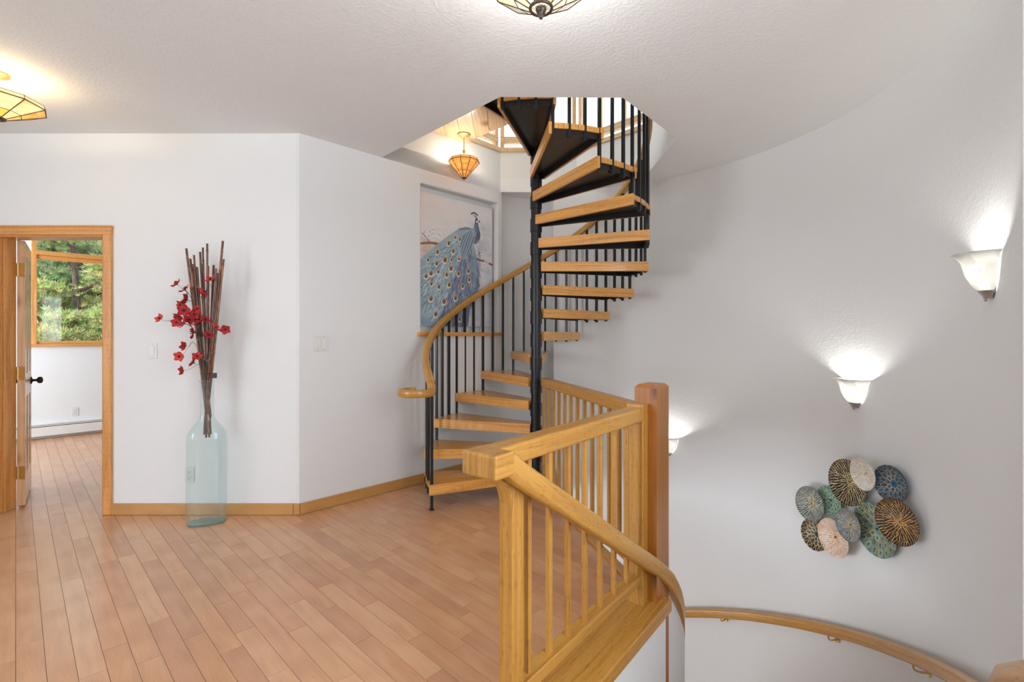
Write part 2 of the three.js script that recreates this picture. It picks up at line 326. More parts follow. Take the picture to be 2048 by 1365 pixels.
// round stairwell wall
const WC = [0.310, 2.950], WR = 1.947, rad = Math.PI / 180;
struct('wall_right', arcWall(WC[0], WC[1], WR, WR + 0.12, -47.2 * rad, 86.5 * rad, -2.9, CEIL + 0.02, 120), M.wall, 'tall curved white plaster wall around the stairwell', 'wall');
{ // small curved recess behind the spiral stair, under the tower
  const pts = [[-0.2, 4.985], [-0.06, 5.06], [0.06, 5.14], [0.2, 5.205], [0.34, 5.24], [0.5, 5.25]], polys = [];
  const T = new Tris();
  for (let i = 0; i + 1 < pts.length; i++) { const [a, b] = [pts[i], pts[i + 1]]; polys.push(prism([a, b, [b[0], b[1] + 0.15], [a[0], a[1] + 0.15]], -0.02, CEIL + 0.02)); }
  polys.push(prism([[0.429, 4.9], [0.429, 5.3], [0.52, 5.3], [0.52, 4.9]], -2.9, CEIL + 0.02));
  struct('wall_back', toCreasedNormals(merged(polys), 0.5), M.wall, 'curved white recess behind the column of the spiral stair', 'wall');
}
// walls outside the picture that close the hall, with the windows that light it
struct('wall_hall', merged([
  prism(rect(-5.62, -3.2, -5.5, -2.6), 0, CEIL), prism(rect(-5.62, -0.2, -5.5, WA), 0, CEIL),
  prism(rect(-5.62, -2.6, -5.5, -0.2), 0, 0.55), prism(rect(-5.62, -2.6, -5.5, -0.2), 2.45, CEIL)]), M.wall, 'white wall at the far left end of the hall', 'wall');
struct('wall_near', merged([
  prism(rect(-5.62, -3.32, 1.8, -3.2), 0, CEIL)]), M.wall, 'white wall behind the viewpoint', 'wall');
struct('wall_side', merged([prism(rect(1.66, -3.2, 1.78, 1.535), -2.9, 0.55), prism(rect(1.66, -3.2, 1.78, 1.535), 2.45, CEIL), prism(rect(1.66, -3.2, 1.78, -1.4), 0.55, 2.45), prism(rect(1.66, 0.8, 1.78, 1.535), 0.55, 2.45)]), M.wall, 'white wall continuing the curved wall towards the viewpoint', 'wall');
function plainWindow(name, label, x0, d0, x1, d1, y0, y1, n, ang) {
  const g = structure(name, label, 'window'), L = Math.hypot(x1 - x0, d1 - d0), cx = (x0 + x1) / 2, cd = (d0 + d1) / 2, c = Math.cos(ang), s = Math.sin(ang);
  for (const y of [y0 + 0.03, y1 - 0.03]) mesh('window_rail', obox(cx, y, cd, L, 0.06, 0.07, ang), M.windowWood, g);
  for (let i = 0; i <= n; i++) { const k = (i / n - 0.5) * (L - 0.05); mesh('mullion', obox(cx + c * k, (y0 + y1) / 2, cd + s * k, 0.05, y1 - y0 - 0.12, 0.06, ang), M.windowWood, g); }
  for (let i = 0; i < n; i++) { const k = ((i + 0.5) / n - 0.5) * (L - 0.05), p = new THREE.PlaneGeometry(L / n - 0.04, y1 - y0 - 0.1); p.rotateY(ang); p.translate(cx + c * k, (y0 + y1) / 2, -(cd + s * k)); mesh('pane', p, M.pane, g); }
  return g;
}
plainWindow('window_4', 'window at the left end of the hall', -5.56, -2.6, -5.56, -0.2, 0.55, 2.45, 2, Math.PI / 2);

plainWindow('window_9', 'window in the wall to the right behind the viewpoint', 1.71, -1.4, 1.71, 0.8, 0.55, 2.45, 2, Math.PI / 2);
plainWindow('window_2', 'window in the next room, out of sight to the left of the door', -6.9, WA + 0.06, -5.62, WA + 0.06, 0.4, 2.5, 2, 0);

// stairwell below
{
  const G = (t, n) => [-0.121 + 0.6296 * t + 0.7769 * n, 1.418 + 0.7769 * t - 0.6296 * n], Q = (s, r) => [0.65 - 0.2505 * s + 0.968 * r, 2.43 + 0.968 * s + 0.2505 * r];
  struct('wall_inner', merged([prism([G(-0.25, 0.1), G(1.27, 0.1), G(1.27, 0.02), G(-0.25, 0.02)], -2.88, -0.03),
    prism([[-3.1, 1.15], [1.66, 1.15], [1.66, 1.05], [-3.1, 1.05]], -2.88, -0.02)]), M.wall, 'white wall below the oak ledge of the guard', 'wall');
  const top = (a) => 0.07 - 0.0155 * (a / rad + 48) - 0.02;
  struct('wall_curved', arcWall(WC[0], WC[1], 0.665, 0.715, -52 * rad, 75 * rad, -2.88, top, 60), M.wall, 'low curved white wall on the inner side of the stairs going down', 'wall');
  struct('wall_lower', merged([prism(rect(-3.12, 1.05, -3.0, 2.3), -2.88, -0.28), prism(rect(-3.12, 4.9, -3.0, 6.3), -2.88, -0.28), prism(rect(-3.12, 2.3, -3.0, 4.9), -2.88, -2.35), prism(rect(-3.12, 2.3, -3.0, 4.9), -0.65, -0.28), prism(rect(-3.12, 6.2, 0.6, 6.3), -2.88, -0.28), prism(rect(0.5, 5.25, 0.6, 6.3), -2.88, -0.28), prism(rect(-3.1, 5.35, 0.6, 6.3), -0.3, -0.28)]), M.wall, 'white walls of the lower hall at the foot of the stairs', 'wall');
  plainWindow('window_8', 'window of the lower hall', -3.06, 2.3, -3.06, 4.9, -2.35, -0.65, 2, Math.PI / 2);
  struct('floor_lower', prism(rect(-3.2, 0.9, 2.6, 6.3), -3.0, -2.88), planks[2], 'wooden floor at the foot of the curved stairs', 'floor');
  const st = structure('floor_stairs', 'curved wooden stairs going down along the round wall', 'stairs');
  for (let i = 0; i < 15; i++) {
    const a0 = (-118 + i * 14) * rad, a1 = a0 + 14.2 * rad, y = -1.45 - 0.01345 * (-111 + i * 14), poly0 = [];
    for (let k = 0; k <= 4; k++) { const a = lerp(a0, a1, k / 4); poly0.push([WC[0] + 1.94 * Math.cos(a), WC[1] + 1.94 * Math.sin(a)]); }
    for (let k = 4; k >= 0; k--) { const a = lerp(a0, a1, k / 4); poly0.push([WC[0] + 0.72 * Math.cos(a), WC[1] + 0.72 * Math.sin(a)]); }
    const poly = clipPoly(clipPoly(clipPoly(poly0, -0.7769, 0.6296, -0.105 + 0.121 * 0.7769 + 1.418 * 0.6296), 0, -1, -1.16), 1, 0, 1.55 + (i > 4 ? 2 : 0));
    if (poly.length < 3 || Math.abs(areaOf(poly)) < 1e-3 || y < -2.6) continue;
    mesh('step', grain(prism(poly, y - 0.19, y), V(-Math.cos((a0 + a1) / 2), 0, Math.sin((a0 + a1) / 2))), planks[3], st);
  }
}

// tower over the opening
{
  const T = 5.0, wall = [], ctr = [0.2, 3.96];
  TOWER.forEach((p, i) => {
    const q = TOWER[(i + 1) % TOWER.length], glazed = i >= 3 && i <= 5;
    if (i === 5) return;                                               // the slanting wall itself
    wall.push(prism(wallPoly(p, q, 0.12), CEIL + 0.14, glazed ? 3.225 : T));
  });
  struct('wall_tower', merged(wall), M.wall, 'white walls of the small tower above the ceiling opening', 'wall');
  struct('ceiling_tower', prism(rect(-1.4, 2.7, 1.6, 5.3), T, T + 0.1), M.ceiling, 'white ceiling of the stair tower', 'ceiling');
  const labels = { 3: 'wood framed tower window behind the balusters at the top of the spiral stair', 4: 'wood framed tower window straight behind the stair column', 5: 'wood framed tower window over the slanting wall beside the pine boards' };
  for (const i of [3, 4, 5]) {
    const p = TOWER[i], q = TOWER[(i + 1) % 7], L = Math.hypot(q[0] - p[0], q[1] - p[1]), ang = Math.atan2(q[1] - p[1], q[0] - p[0]), c = Math.cos(ang), s = Math.sin(ang), nx = s, nd = -c;   // outwards
    const g = structure('window_' + (i + 2), labels[i], 'window'), at = (k, o) => [p[0] + c * k + nx * o, p[1] + s * k + nd * o];
    const put = (name, k, o, y, lx, ly, lz) => { const [X, D] = at(k, o); mesh(name, obox(X, y, D, lx, ly, lz, ang, 0.004), M.windowWood, g); };
    put('sill', L / 2, 0.04, 3.243, L, 0.045, 0.12);
    put('transom', L / 2, 0.06, 3.365, L, 0.06, 0.07);
    put('head', L / 2, 0.06, 4.96, L, 0.08, 0.07);
    for (const k of [0.02, L - 0.02]) put('corner_post', k, 0.06, 4.11, 0.04, 1.68, 0.06);
    const n = i === 5 ? 5 : 3;
    for (let m = 1; m < n; m++) put('mullion', L * m / n, 0.06, 4.155, 0.024, 1.53, 0.04);
    for (const [y0, y1] of [[3.265, 3.335], [3.395, 4.92]]) { const [X, D] = at(L / 2, 0.065), pl = new THREE.PlaneGeometry(L - 0.05, y1 - y0); pl.rotateY(ang); pl.translate(X, (y0 + y1) / 2, -D); mesh('pane', pl, M.pane, g); }
  }
}
{ // landing at the top of the stair, boarded with knotty pine underneath
  const g = structure('floor_landing', 'knotty pine boarded underside of the landing at the top of the spiral stair', 'landing');
  const poly = [[-0.459, 4.596], [0.13, 4.03], [0.15, 3.93], [-0.357, 3.26], [-1.07, 3.975]];
  mesh('deck', prism(poly, 3.2, 3.281), M.pine, g);
  for (let i = -4; i < 7; i++) {
    const x0 = -0.605 + i * 0.1325 + 0.0016, x1 = x0 + 0.1325 - 0.0032;
    const q = clipPoly(clipPoly(poly, -1, 0, -x0), 1, 0, x1);
    if (q.length > 2 && Math.abs(areaOf(q)) > 2e-4) mesh('pine_board', grain(prism(q, 3.176, 3.2), V(0, 0, 1), [i * 0.37, i * 0.21]), M.pine, g);
  }
}

// baseboards, door casing, niche sill
{
  const g = structure('baseboard_left', 'plain oak baseboard along the wall behind the glass bottle', 'baseboard');
  mesh('board', obox((-2.938 - 1.6) / 2, 0.0425, WA - 0.0085, 1.34, 0.083, 0.016, 0, 0.003), M.oakBase, g);
  mesh('board', obox(-1.583, 0.0425, WA - 0.0085, 0.05, 0.083, 0.016, 0, 0.003, 'y'), M.oakBase, g);
  const d = structure('baseboard_diagonal', 'plain oak baseboard running to the foot of the spiral stair', 'baseboard'), m = B(1.02, 0.0085, 0);
  mesh('board', obox(m.x, 0.0425, -m.z, 2.05, 0.083, 0.016, Math.PI / 4, 0.003), M.oakBase, d);
  const s = B(1.5255, 0.018, 0), sill = struct('trim_3', obox(s.x, 1.33, -s.z, 1.03, 0.036, 0.036, Math.PI / 4, 0.004), M.oakTread, 'narrow oak sill under the picture niche', 'sill');
  const t = structure('trim_1', 'orange oak casing around the open doorway', 'door casing');
  mesh('side_casing', obox(-2.969, 1.058, WA - 0.009, 0.062, 2.115, 0.02, 0, 0.006), M.casing, t);
  mesh('side_casing', obox(-3.834, 1.058, WA - 0.009, 0.062, 2.115, 0.02, 0, 0.006), M.casing, t);
  mesh('head_casing', obox(-3.4015, 2.089, WA - 0.0095, 0.931, 0.068, 0.022, 0, 0.006), M.casing, t);
  mesh('head_casing_bead', obox(-3.4015, 2.119, WA - 0.013, 0.935, 0.014, 0.03, 0, 0.005), M.casing, t);
  const j = structure('trim_2', 'oak door jamb with its stop, left side of the doorway', 'door jamb');
  mesh('jamb', obox(-3.793, 1.028, WA + 0.0625, 0.018, 2.056, 0.135, 0, 0.003), M.casing, j);
  mesh('stop', obox(-3.779, 1.026, WA + 0.05, 0.012, 2.05, 0.035, 0, 0.003), M.casing, j);
  mesh('jamb', obox(-3.008, 1.028, WA + 0.0625, 0.014, 2.056, 0.135, 0, 0.003), M.casing, j);
  mesh('head_jamb', obox(-3.4, 2.052, WA + 0.0625, 0.79, 0.016, 0.135, 0, 0.003), M.casing, j);
}

// ---------------------------------------------------------------- the next room, seen through the doorway
{
  const W = (s, off) => [-6.055 + s / R2 + off / R2, 6.015 + s / R2 - off / R2], seg = (s0, s1, y0, y1) => prism([W(s0, 0), W(s1, 0), W(s1, -0.15), W(s0, -0.15)], y0, y1);
  struct('wall_window', merged([seg(-1.36, 2.4, 0, 1.175), seg(-1.36, 0, 1.175, CEIL), seg(2.4, 5.2, 0, CEIL)]), M.wall, 'white wall below the window in the next room', 'wall');
  struct('wall_next', merged([prism(rect(-7.15, WA + 0.125, -7.0, 5.08), 0, CEIL), prism(rect(-2.5, WA + 0.125, -2.38, 9.75), 0, CEIL)]), M.wall, 'white side walls of the next room', 'wall');
  struct('ceiling_next', prism([[-7.2, 5.6], [-6.45, 5.6], [-2.3, 9.75], [-2.3, 5.6]], CEIL, CEIL + 0.1), M.ceiling, 'white ceiling of the next room', 'ceiling');
  const g = structure('window_1', 'oak framed window with trees outside, seen through the doorway', 'window'), at = (name, s, y, l, h, dep, off = -0.03) => { const [X, D] = W(s, off); mesh(name, obox(X, y, D, l, h, dep, Math.PI / 4, 0.006), M.casing, g); };
  at('sill', 1.2, 1.19, 2.5, 0.03, 0.1, 0.0); at('bottom_rail', 1.2, 1.222, 2.4, 0.045, 0.07); at('transom', 1.2, 2.318, 2.4, 0.05, 0.07); at('transom_cap', 1.2, 2.37, 2.4, 0.055, 0.09, -0.01); at('head', 1.2, 2.79, 2.4, 0.04, 0.08);
  at('side_frame', 0.012, 1.99, 0.05, 1.6, 0.1, -0.02); at('side_frame', 2.38, 1.99, 0.05, 1.6, 0.08);
  for (const [y0, y1] of [[1.24, 2.295], [2.395, 2.77]]) { const [X, D] = W(1.2, -0.05), p = new THREE.PlaneGeometry(2.33, y1 - y0); p.rotateY(Math.PI / 4); p.translate(X, (y0 + y1) / 2, -D); mesh('pane', p, M.pane, g); }
  const h = thing('baseboard_heater', 'long white baseboard heater below the window in the next room', 'heater'), ht = (name, s, y, l, hh, dep, off, m) => { const [X, D] = W(s, off); mesh(name, obox(X, y, D, l, hh, dep, Math.PI / 4, 0.003), m, h); };
  ht('back_plate', 0.9, 0.1, 3.6, 0.19, 0.012, 0.007, M.white); ht('front_panel', 0.9, 0.095, 3.6, 0.115, 0.01, 0.058, M.white); ht('top_hood', 0.9, 0.186, 3.6, 0.014, 0.06, 0.034, M.white); ht('damper', 0.9, 0.168, 3.6, 0.012, 0.02, 0.05, M.white);
  ht('heating_fins', 0.9, 0.1, 3.5, 0.08, 0.036, 0.032, M.slot);
  { const [X, D] = W(0.9, 0.03); based(h, X, 0.0, -D); }
}
function hinge(parent, x, y, d, ang) {
  const g = new THREE.Group(); g.name = 'hinge'; parent.add(g);
  mesh('leaf_plate', obox(x - 0.026, y, d, 0.045, 0.1, 0.003, 0.25, 0.001), M.brass, g); mesh('leaf_plate', obox(x + 0.03, y, d + 0.002, 0.05, 0.1, 0.003, -0.1, 0.001), M.brass, g);
  for (let i = 0; i < 5; i++) { const c = new THREE.CylinderGeometry(0.006, 0.006, 0.018, 10); c.translate(x, y - 0.04 + i * 0.02, -d + 0.004); mesh('knuckle', c, M.brass, g); }
}
{ // door leaf, open into the next room
  const g = structure('door_1', 'panelled wooden door standing open into the next room', 'door'), a = Math.PI / 2 + 42.2 * rad, w = 0.62, t = 0.044;
  const o = [-3.737, 3.655], c = Math.cos(a), s = Math.sin(a), nx = s, nd = -c;    // face towards the camera lies on the line from o along a; n points to the right
  const put = (name, k, y, l, h, dep, off, m) => mesh(name, obox(o[0] + c * k + nx * off, y, o[1] + s * k + nd * off, l, h, dep, a, 0.003), m, g);
  for (const k of [0.05, w / 2, w - 0.05]) put('stile', k, 1.03, 0.1, 2.03, t, -t / 2, M.doorWood);
  for (const [y, h] of [[0.13, 0.22], [0.93, 0.18], [1.62, 0.1], [1.99, 0.11]]) put('rail', w / 2, y, w - 0.02, h, t - 0.002, -t / 2, M.doorWood);
  for (const k of [0.18, w - 0.18]) for (const [y, h] of [[0.53, 0.6], [1.295, 0.56], [1.8, 0.28]]) put('panel', k, y, 0.17, h, t - 0.016, -t / 2, M.doorWood);
  for (const y of [0.27, 1.03, 1.82]) hinge(g, -3.765, y, 3.63, a);
  for (const side of [1, -1]) {
    const kn = new THREE.LatheGeometry([[0, 0], [0.031, 0], [0.031, 0.006], [0.011, 0.012], [0.01, 0.035], [0.022, 0.04], [0.029, 0.052], [0.027, 0.066], [0.015, 0.074], [0, 0.075]].map((p) => new THREE.Vector2(...p)), 20);
    kn.rotateX(Math.PI / 2); kn.rotateY(Math.atan2(nx * side, -nd * side)); const off = side > 0 ? 0 : -t;
    kn.translate(o[0] + c * 0.55 + nx * off, 0.935, -(o[1] + s * 0.55 + nd * off)); mesh('knob', kn, M.darkKnob, g);
  }
}
// ---------------------------------------------------------------- switches and outlets
function wallDevice(name, label, category, kind, n) {   // local: x along the wall, z out of it
  const g = thing(name, label, category), w = 0.07 + 0.046 * (n - 1), p = new RoundedBoxGeometry(w, 0.114, 0.006, 2, 0.003); p.translate(0, 0, 0.003); mesh('cover_plate', p, M.plate, g);
  for (let i = 0; i < n; i++) {
    const x = (i - (n - 1) / 2) * 0.046;
    if (kind === 'switch') { const b = new RoundedBoxGeometry(0.033, 0.066, 0.006, 2, 0.002); b.rotateX(0.06); b.translate(x, 0, 0.0065); mesh('rocker', b, M.white, g); for (const y of [-0.048, 0.048]) { const c = new THREE.CylinderGeometry(0.003, 0.003, 0.002, 8); c.rotateX(Math.PI / 2); c.translate(x, y, 0.0065); mesh('screw', c, M.steel, g); } }
    else for (const y of [-0.02, 0.02]) {
      const b = new RoundedBoxGeometry(0.03, 0.028, 0.004, 2, 0.002); b.translate(x, y, 0.0065); const f = mesh('socket_face', b, M.white, g);
      for (const [dx, dy, h] of [[-0.007, 0.003, 0.008], [0.007, 0.003, 0.008], [0, -0.008, 0.005]]) { const s = new THREE.BoxGeometry(dx ? 0.003 : 0.005, h, 0.002); s.translate(x + dx, y + dy, 0.0085); mesh('slot', s, M.slot, f); }
    }
  }
  return g;
}
wallDevice('light_switch', 'single white rocker light switch between the doorway and the bamboo', 'light switch', 'switch', 1).position.set(-2.645, 1.204, -WA);
{ const g = wallDevice('light_switch', 'double white rocker light switch on the slanting wall', 'light switch', 'switch', 2); g.position.copy(P(-1.4526, 1.257, 3.6104)); g.rotation.y = Math.PI / 4; }
wallDevice('wall_outlet', 'white wall outlet half hidden behind the glass bottle', 'outlet', 'outlet', 1).position.set(-2.372, 0.293, -WA);
{ const g = wallDevice('wall_outlet', 'white wall outlet above the baseboard heater in the next room', 'outlet', 'outlet', 1); g.position.copy(P(-5.777, 0.309, 6.293)); g.rotation.y = Math.PI / 4; }

// ---------------------------------------------------------------- spiral staircase
const SC = [0.2026, 4.0], RISE = 0.193, T0 = 228.77, DT = 20.902, TW = 23.98, TR = 0.9275;
{
  const g = thing('spiral_staircase', 'black steel spiral staircase with oak treads and a curling oak handrail', 'staircase');
  const pol = (r, deg, y) => P(SC[0] + r * Math.cos(deg * rad), y, SC[1] + r * Math.sin(deg * rad)), pl = (r, deg) => [SC[0] + r * Math.cos(deg * rad), SC[1] + r * Math.sin(deg * rad)];
  { const c = new THREE.CylinderGeometry(0.043, 0.043, 3.9, 28); c.translate(SC[0], 1.955, -SC[1]); mesh('column', c, M.black, g); const b = new THREE.CylinderGeometry(0.11, 0.115, 0.014, 28); b.translate(SC[0], 0.007, -SC[1]); mesh('base_plate', b, M.black, g); }
  const dirs = (k) => {
    const la = T0 - DT * k, ta = la - TW, ma = (la + ta) / 2, u = [Math.cos(ma * rad), Math.sin(ma * rad)], v = [-u[1], u[0]];   // v towards the leading edge
    return { la, ta, ma, u, v, il: [SC[0] + u[0] * 0.03 + v[0] * 0.062, SC[1] + u[1] * 0.03 + v[1] * 0.062], it: [SC[0] + u[0] * 0.03 - v[0] * 0.062, SC[1] + u[1] * 0.03 - v[1] * 0.062] };
  };
  const inset = (a, b, d, s) => { const l = Math.hypot(b[0] - a[0], b[1] - a[1]), n = [-(b[1] - a[1]) / l * d * s, (b[0] - a[0]) / l * d * s]; return [[a[0] + n[0], a[1] + n[1]], [b[0] + n[0], b[1] + n[1]]]; };
  for (let k = 1; k <= 16; k++) {
    const { la, ta, ma, u, il, it } = dirs(k), y = k * RISE, ol = pl(TR, la), ot = pl(TR, ta), out = V(u[0], 0, -u[1]);
    const [il2, ol2] = inset(il, ol, 0.02, -1), [it2, ot2] = inset(it, ot, 0.02, 1), arc = [];
    for (let i = 0; i <= 8; i++) arc.push(pl(TR - 0.012, lerp(la - 1.3, ta + 1.3, i / 8)));
    const o = [k * 0.61, k * 0.37];
    const board = grain(prism([il2, ol2, ...arc, ot2, it2], y - 0.036, y), out, o);
    const lead = grain(prism([il, ol, ol2, il2], y - 0.078, y), V(ol[0] - il[0], 0, -(ol[1] - il[1])), [o[0] + 0.3, o[1]]), trail = grain(prism([it, ot, ot2, it2], y - 0.078, y), V(ot[0] - it[0], 0, -(ot[1] - it[1])), [o[0] + 0.5, o[1] + 0.1]);
    const tread = mesh('tread', merged([board, lead, trail]), M.oakTread, g);
    const [il3, ol3] = inset(il, ol, 0.028, -1), [it3, ot3] = inset(it, ot, 0.028, 1), arc2 = [], rim = [];
    for (let i = 0; i <= 8; i++) { arc2.push(pl(TR - 0.026, lerp(la - 2, ta + 2, i / 8))); rim.push(pl(TR - 0.034, lerp(la - 2, ta + 2, i / 8))); }
    const pan = [prism([il2, ol2, ...arc2, ot2, it2], y - 0.042, y - 0.0362), prism([il2, ol2, ol3, il3], y - 0.08, y - 0.036), prism([it2, ot2, ot3, it3], y - 0.08, y - 0.036), prism([...arc2, ...rim.reverse()], y - 0.072, y - 0.036)];
    mesh('steel_pan', merged(pan), M.pan, tread);
    const col = new THREE.CylinderGeometry(0.0495, 0.0495, 0.106, 28); col.translate(SC[0], y - 0.076, -SC[1]); mesh('collar', col, M.black, tread);
  }
  const railY = (k) => k * RISE + 0.775;
  let first = true;
  for (let k = 1; k <= 16; k++) for (let j = 0; j < 3; j++) {
    const kk = k + 0.06 + j / 3, a = T0 - DT * kk, y0 = j ? k * RISE - 0.098 : k === 1 ? 0.004 : (k - 1) * RISE - 0.09, y1 = railY(kk) - 0.02;
    const c = pl(0.905, a); mesh('baluster', obox(c[0], (y0 + y1) / 2, c[1], 0.021, y1 - y0, 0.021, a * rad, 0.003), M.black, g);
    if (j) { const b = pl(0.894, a); mesh('bracket', obox(b[0], k * RISE - 0.067, b[1], 0.03, 0.034, 0.034, a * rad, 0.003), M.black, g); }
    if (k === 1 && !j) mesh('foot', obox(c[0], 0.004, c[1], 0.034, 0.008, 0.034, a * rad, 0.001), M.black, g);
  }
  { // handrail with its level curl at the foot
    const pts = [], cv = [-0.713, 3.5];
    for (let i = 0; i <= 22; i++) { const t = i / 22, a = (36 - 300 * t) * rad, r = lerp(0.125, 0.085, t); pts.unshift(P(cv[0] + r * Math.cos(a), lerp(0.945, 0.9, sstep(0, 0.14, t)), cv[1] + r * Math.sin(a))); }
    mesh('handrail_curl', sweep(pts, rrect(0.058, 0.054, 0.012), 0.8), M.oakRail, g);
    const h = []; for (let k = 1.0; k <= 17; k += 0.1) h.push(pol(0.912, T0 - DT * k, railY(k) - 0.02 * sstep(1.35, 1, k)));
    mesh('handrail', sweep(h, rrect(0.055, 0.056, 0.012), 0.8), M.oakRail, g);
  }
  based(g, SC[0], 0, -SC[1]);
}

// ---------------------------------------------------------------- oak guard around the stairwell
{
  const g = thing('stairwell_guard', 'golden oak guard railing with square balusters and a tall fir corner post', 'railing'), U = 0.8903;
  const G = (t, n) => [-0.121 + 0.6296 * t + 0.7769 * n, 1.418 + 0.7769 * t - 0.6296 * n], GP = (t, n, y) => { const [X, D] = G(t, n); return P(X, y, D); };
  const put = (name, t, n, y, l, h, w, m = M.oakRail, r = 0.006, axis) => { const [X, D] = G(t, n); return mesh(name, obox(X, y, D, l, h, w, U, r, axis, 2), m, g); };
  put('top_rail', 0.58, 0, 0.938, 1.1, 0.068, 0.083, M.oakRail, 0.012);
  put('mitred_end', 0.045, 0.0265, 0.936, 0.09, 0.074, 0.138, M.oakRail, 0.009, 'x');
  put('newel', 0.19, 0, 0.452, 0.062, 0.905, 0.062, M.oakRail, 0.009);
  { // curved bracket from the newel out under the end of the rail
    const s = new THREE.Shape(); s.moveTo(0, 0); s.lineTo(-0.115, 0); s.lineTo(-0.115, -0.018); s.bezierCurveTo(-0.05, -0.03, -0.008, -0.06, 0, -0.16); s.closePath();
    let b = new THREE.ExtrudeGeometry(s, { depth: 0.046, bevelEnabled: true, bevelSize: 0.006, bevelThickness: 0.006, bevelOffset: -0.006, bevelSegments: 2, curveSegments: 12 }); b.translate(0, 0, -0.023);
    b = grain(b, V(0, 1, 0)); b.rotateY(U); const p = GP(0.163, 0, 0.904); b.translate(p.x, p.y, p.z); mesh('newel_bracket', toCreasedNormals(b, 0.6), M.oakRail, g);
  }
  put('half_newel', 1.16, 0, 0.505, 0.062, 0.965, 0.086, M.oakRail, 0.006);
  put('bottom_rail', 0.675, 0, 0.143, 0.91, 0.046, 0.06, M.oakRail, 0.006);
  for (let i = 0; i < 7; i++) put('baluster', 0.279 + 0.127 * i, 0, 0.536, 0.021, 0.745, 0.021, M.oakRail, 0.004);
  put('ledge', 0.5, 0.033, 0.013, 1.56, 0.03, 0.166, M.oakRail, 0.006); put('ledge_nosing', 0.5, 0.118, -0.003, 1.56, 0.062, 0.02, M.oakRail, 0.006);
  { // fir corner post with a chamfered head, going down past the floor
    const [X, D] = G(1.268, 0.03), hw = 0.0775, hn = 0.0565, sec = (k) => [[-hw + k, -hn + k], [hw - k, -hn + k], [hw - k, hn - k], [-hw + k, hn - k]], T = new Tris(), c = Math.cos(U), s = Math.sin(U);
    const at = ([a, b], y) => V(X + c * a + s * b, y, -(D + s * a - c * b)), levels = [[-2.88, 0], [1.062, 0], [1.078, 0.014]];
    for (let i = 0; i < 2; i++) for (let j = 0; j < 4; j++) { const A = sec(levels[i][1]), Bq = sec(levels[i + 1][1]), k = (j + 1) % 4, m = at([(A[j][0] + A[k][0]) / 2, (A[j][1] + A[k][1]) / 2], 0).sub(V(X, 0, -D)); T.quad(at(A[j], levels[i][0]), at(A[k], levels[i][0]), at(Bq[k], levels[i + 1][0]), at(Bq[j], levels[i + 1][0]), m, [0, 0], [0, 0], [0, 0], [0, 0]); }
    const q = sec(0.014).map((p) => at(p, 1.078)); T.quad(...q, V(0, 1, 0), [0, 0], [0, 0], [0, 0], [0, 0]);
    mesh('corner_post', grain(T.build(), V(0, 1, 0), [0.31, 0.12]), M.fir, g).userData.label = 'square reddish fir post with a knot';
  }
  { // handrail that starts beside the rail and runs down the stairs
    const pts = [GP(0.05, 0.068, 0.936), GP(0.085, 0.068, 0.93)];
    const hy = (t) => 0.9315 - 0.649 * (t - 0.141) - 0.044;
    for (let t = 0.13; t < 1.32; t += 0.1) pts.push(GP(t, 0.068, hy(t)));
    for (let a = -49; a < 62; a += 4) { const r = lerp(0.725, 0.69, sstep(-49, -20, a)); pts.push(P(WC[0] + r * Math.cos(a * rad), 0.09 - 0.0148 * (a + 49) - 0.0006 * Math.max(0, 20 - Math.abs(a + 29)), WC[1] + r * Math.sin(a * rad))); }
    mesh('descending_handrail', sweep(pts, rrect(0.053, 0.074, 0.012), 0.7), M.oakRail, g);
  }
  const Q = (s, r) => [0.65 - 0.2505 * s + 0.968 * r, 2.43 + 0.968 * s + 0.2505 * r], UA = Math.atan2(0.968, -0.2505), rear = (name, s, r, y, l, h, w, rr = 0.006) => { const [X, D] = Q(s, r); mesh(name, obox(X, y, D, l, h, w, UA, rr, undefined, 2), M.oakRail, g); };
  rear('rear_top_rail', 0.765, 0, 0.938, 1.5, 0.068, 0.075, 0.01); rear('rear_bottom_rail', 0.765, 0, 0.143, 1.5, 0.046, 0.055); rear('floor_edge_strip', 1.2, 0.025, 0.008, 2.3, 0.02, 0.05);
  for (let i = 0; i < 13; i++) rear('baluster', 0.098 + 0.1207 * i, 0, 0.536, 0.022, 0.745, 0.022, 0.004);
  based(g, ...GP(0.19, 0, 0).toArray());
}
{ // handrail on the round wall
  const g = thing('wall_handrail', 'curved oak handrail following the round wall down the stairs', 'handrail'), pts = [], H = (a) => -0.532 - 0.01345 * a - 0.035;
  for (const q of [[1.12, 0.95, 0.63], [1.24, 1.12, 0.51], [1.36, 1.3, 0.375], [1.52, 1.49, 0.18], [1.68, 1.675, 0.02]]) pts.push(P(q[0], q[2], q[1]));
  for (let a = -35; a <= 78; a += 3) { const r = 1.872; pts.push(P(WC[0] + r * Math.cos(a * rad), H(a), WC[1] + r * Math.sin(a * rad))); }
  mesh('rail', sweep(pts, rrect(0.055, 0.07, 0.013), 0.7), M.oakRail, g);
  for (const a of [37.5, 9.2, -12.8]) {
    const p = (r, y) => P(WC[0] + r * Math.cos(a * rad), H(a) + y, WC[1] + r * Math.sin(a * rad));
    const b = new THREE.Group(); b.name = 'bracket'; g.add(b);
    mesh('arm', tube([p(1.94, -0.075), p(1.9, -0.075), p(1.878, -0.065), p(1.872, -0.034)], 0.006, 8), M.brass, b);
    const d = new THREE.CylinderGeometry(0.02, 0.02, 0.008, 14); d.rotateZ(Math.PI / 2); d.rotateY(a * rad); const q = p(1.941, -0.075); d.translate(q.x, q.y, q.z); mesh('rosette', d, M.brass, b);
  }
  based(g, ...P(WC[0] + 1.872, H(0), WC[1]).toArray());
}

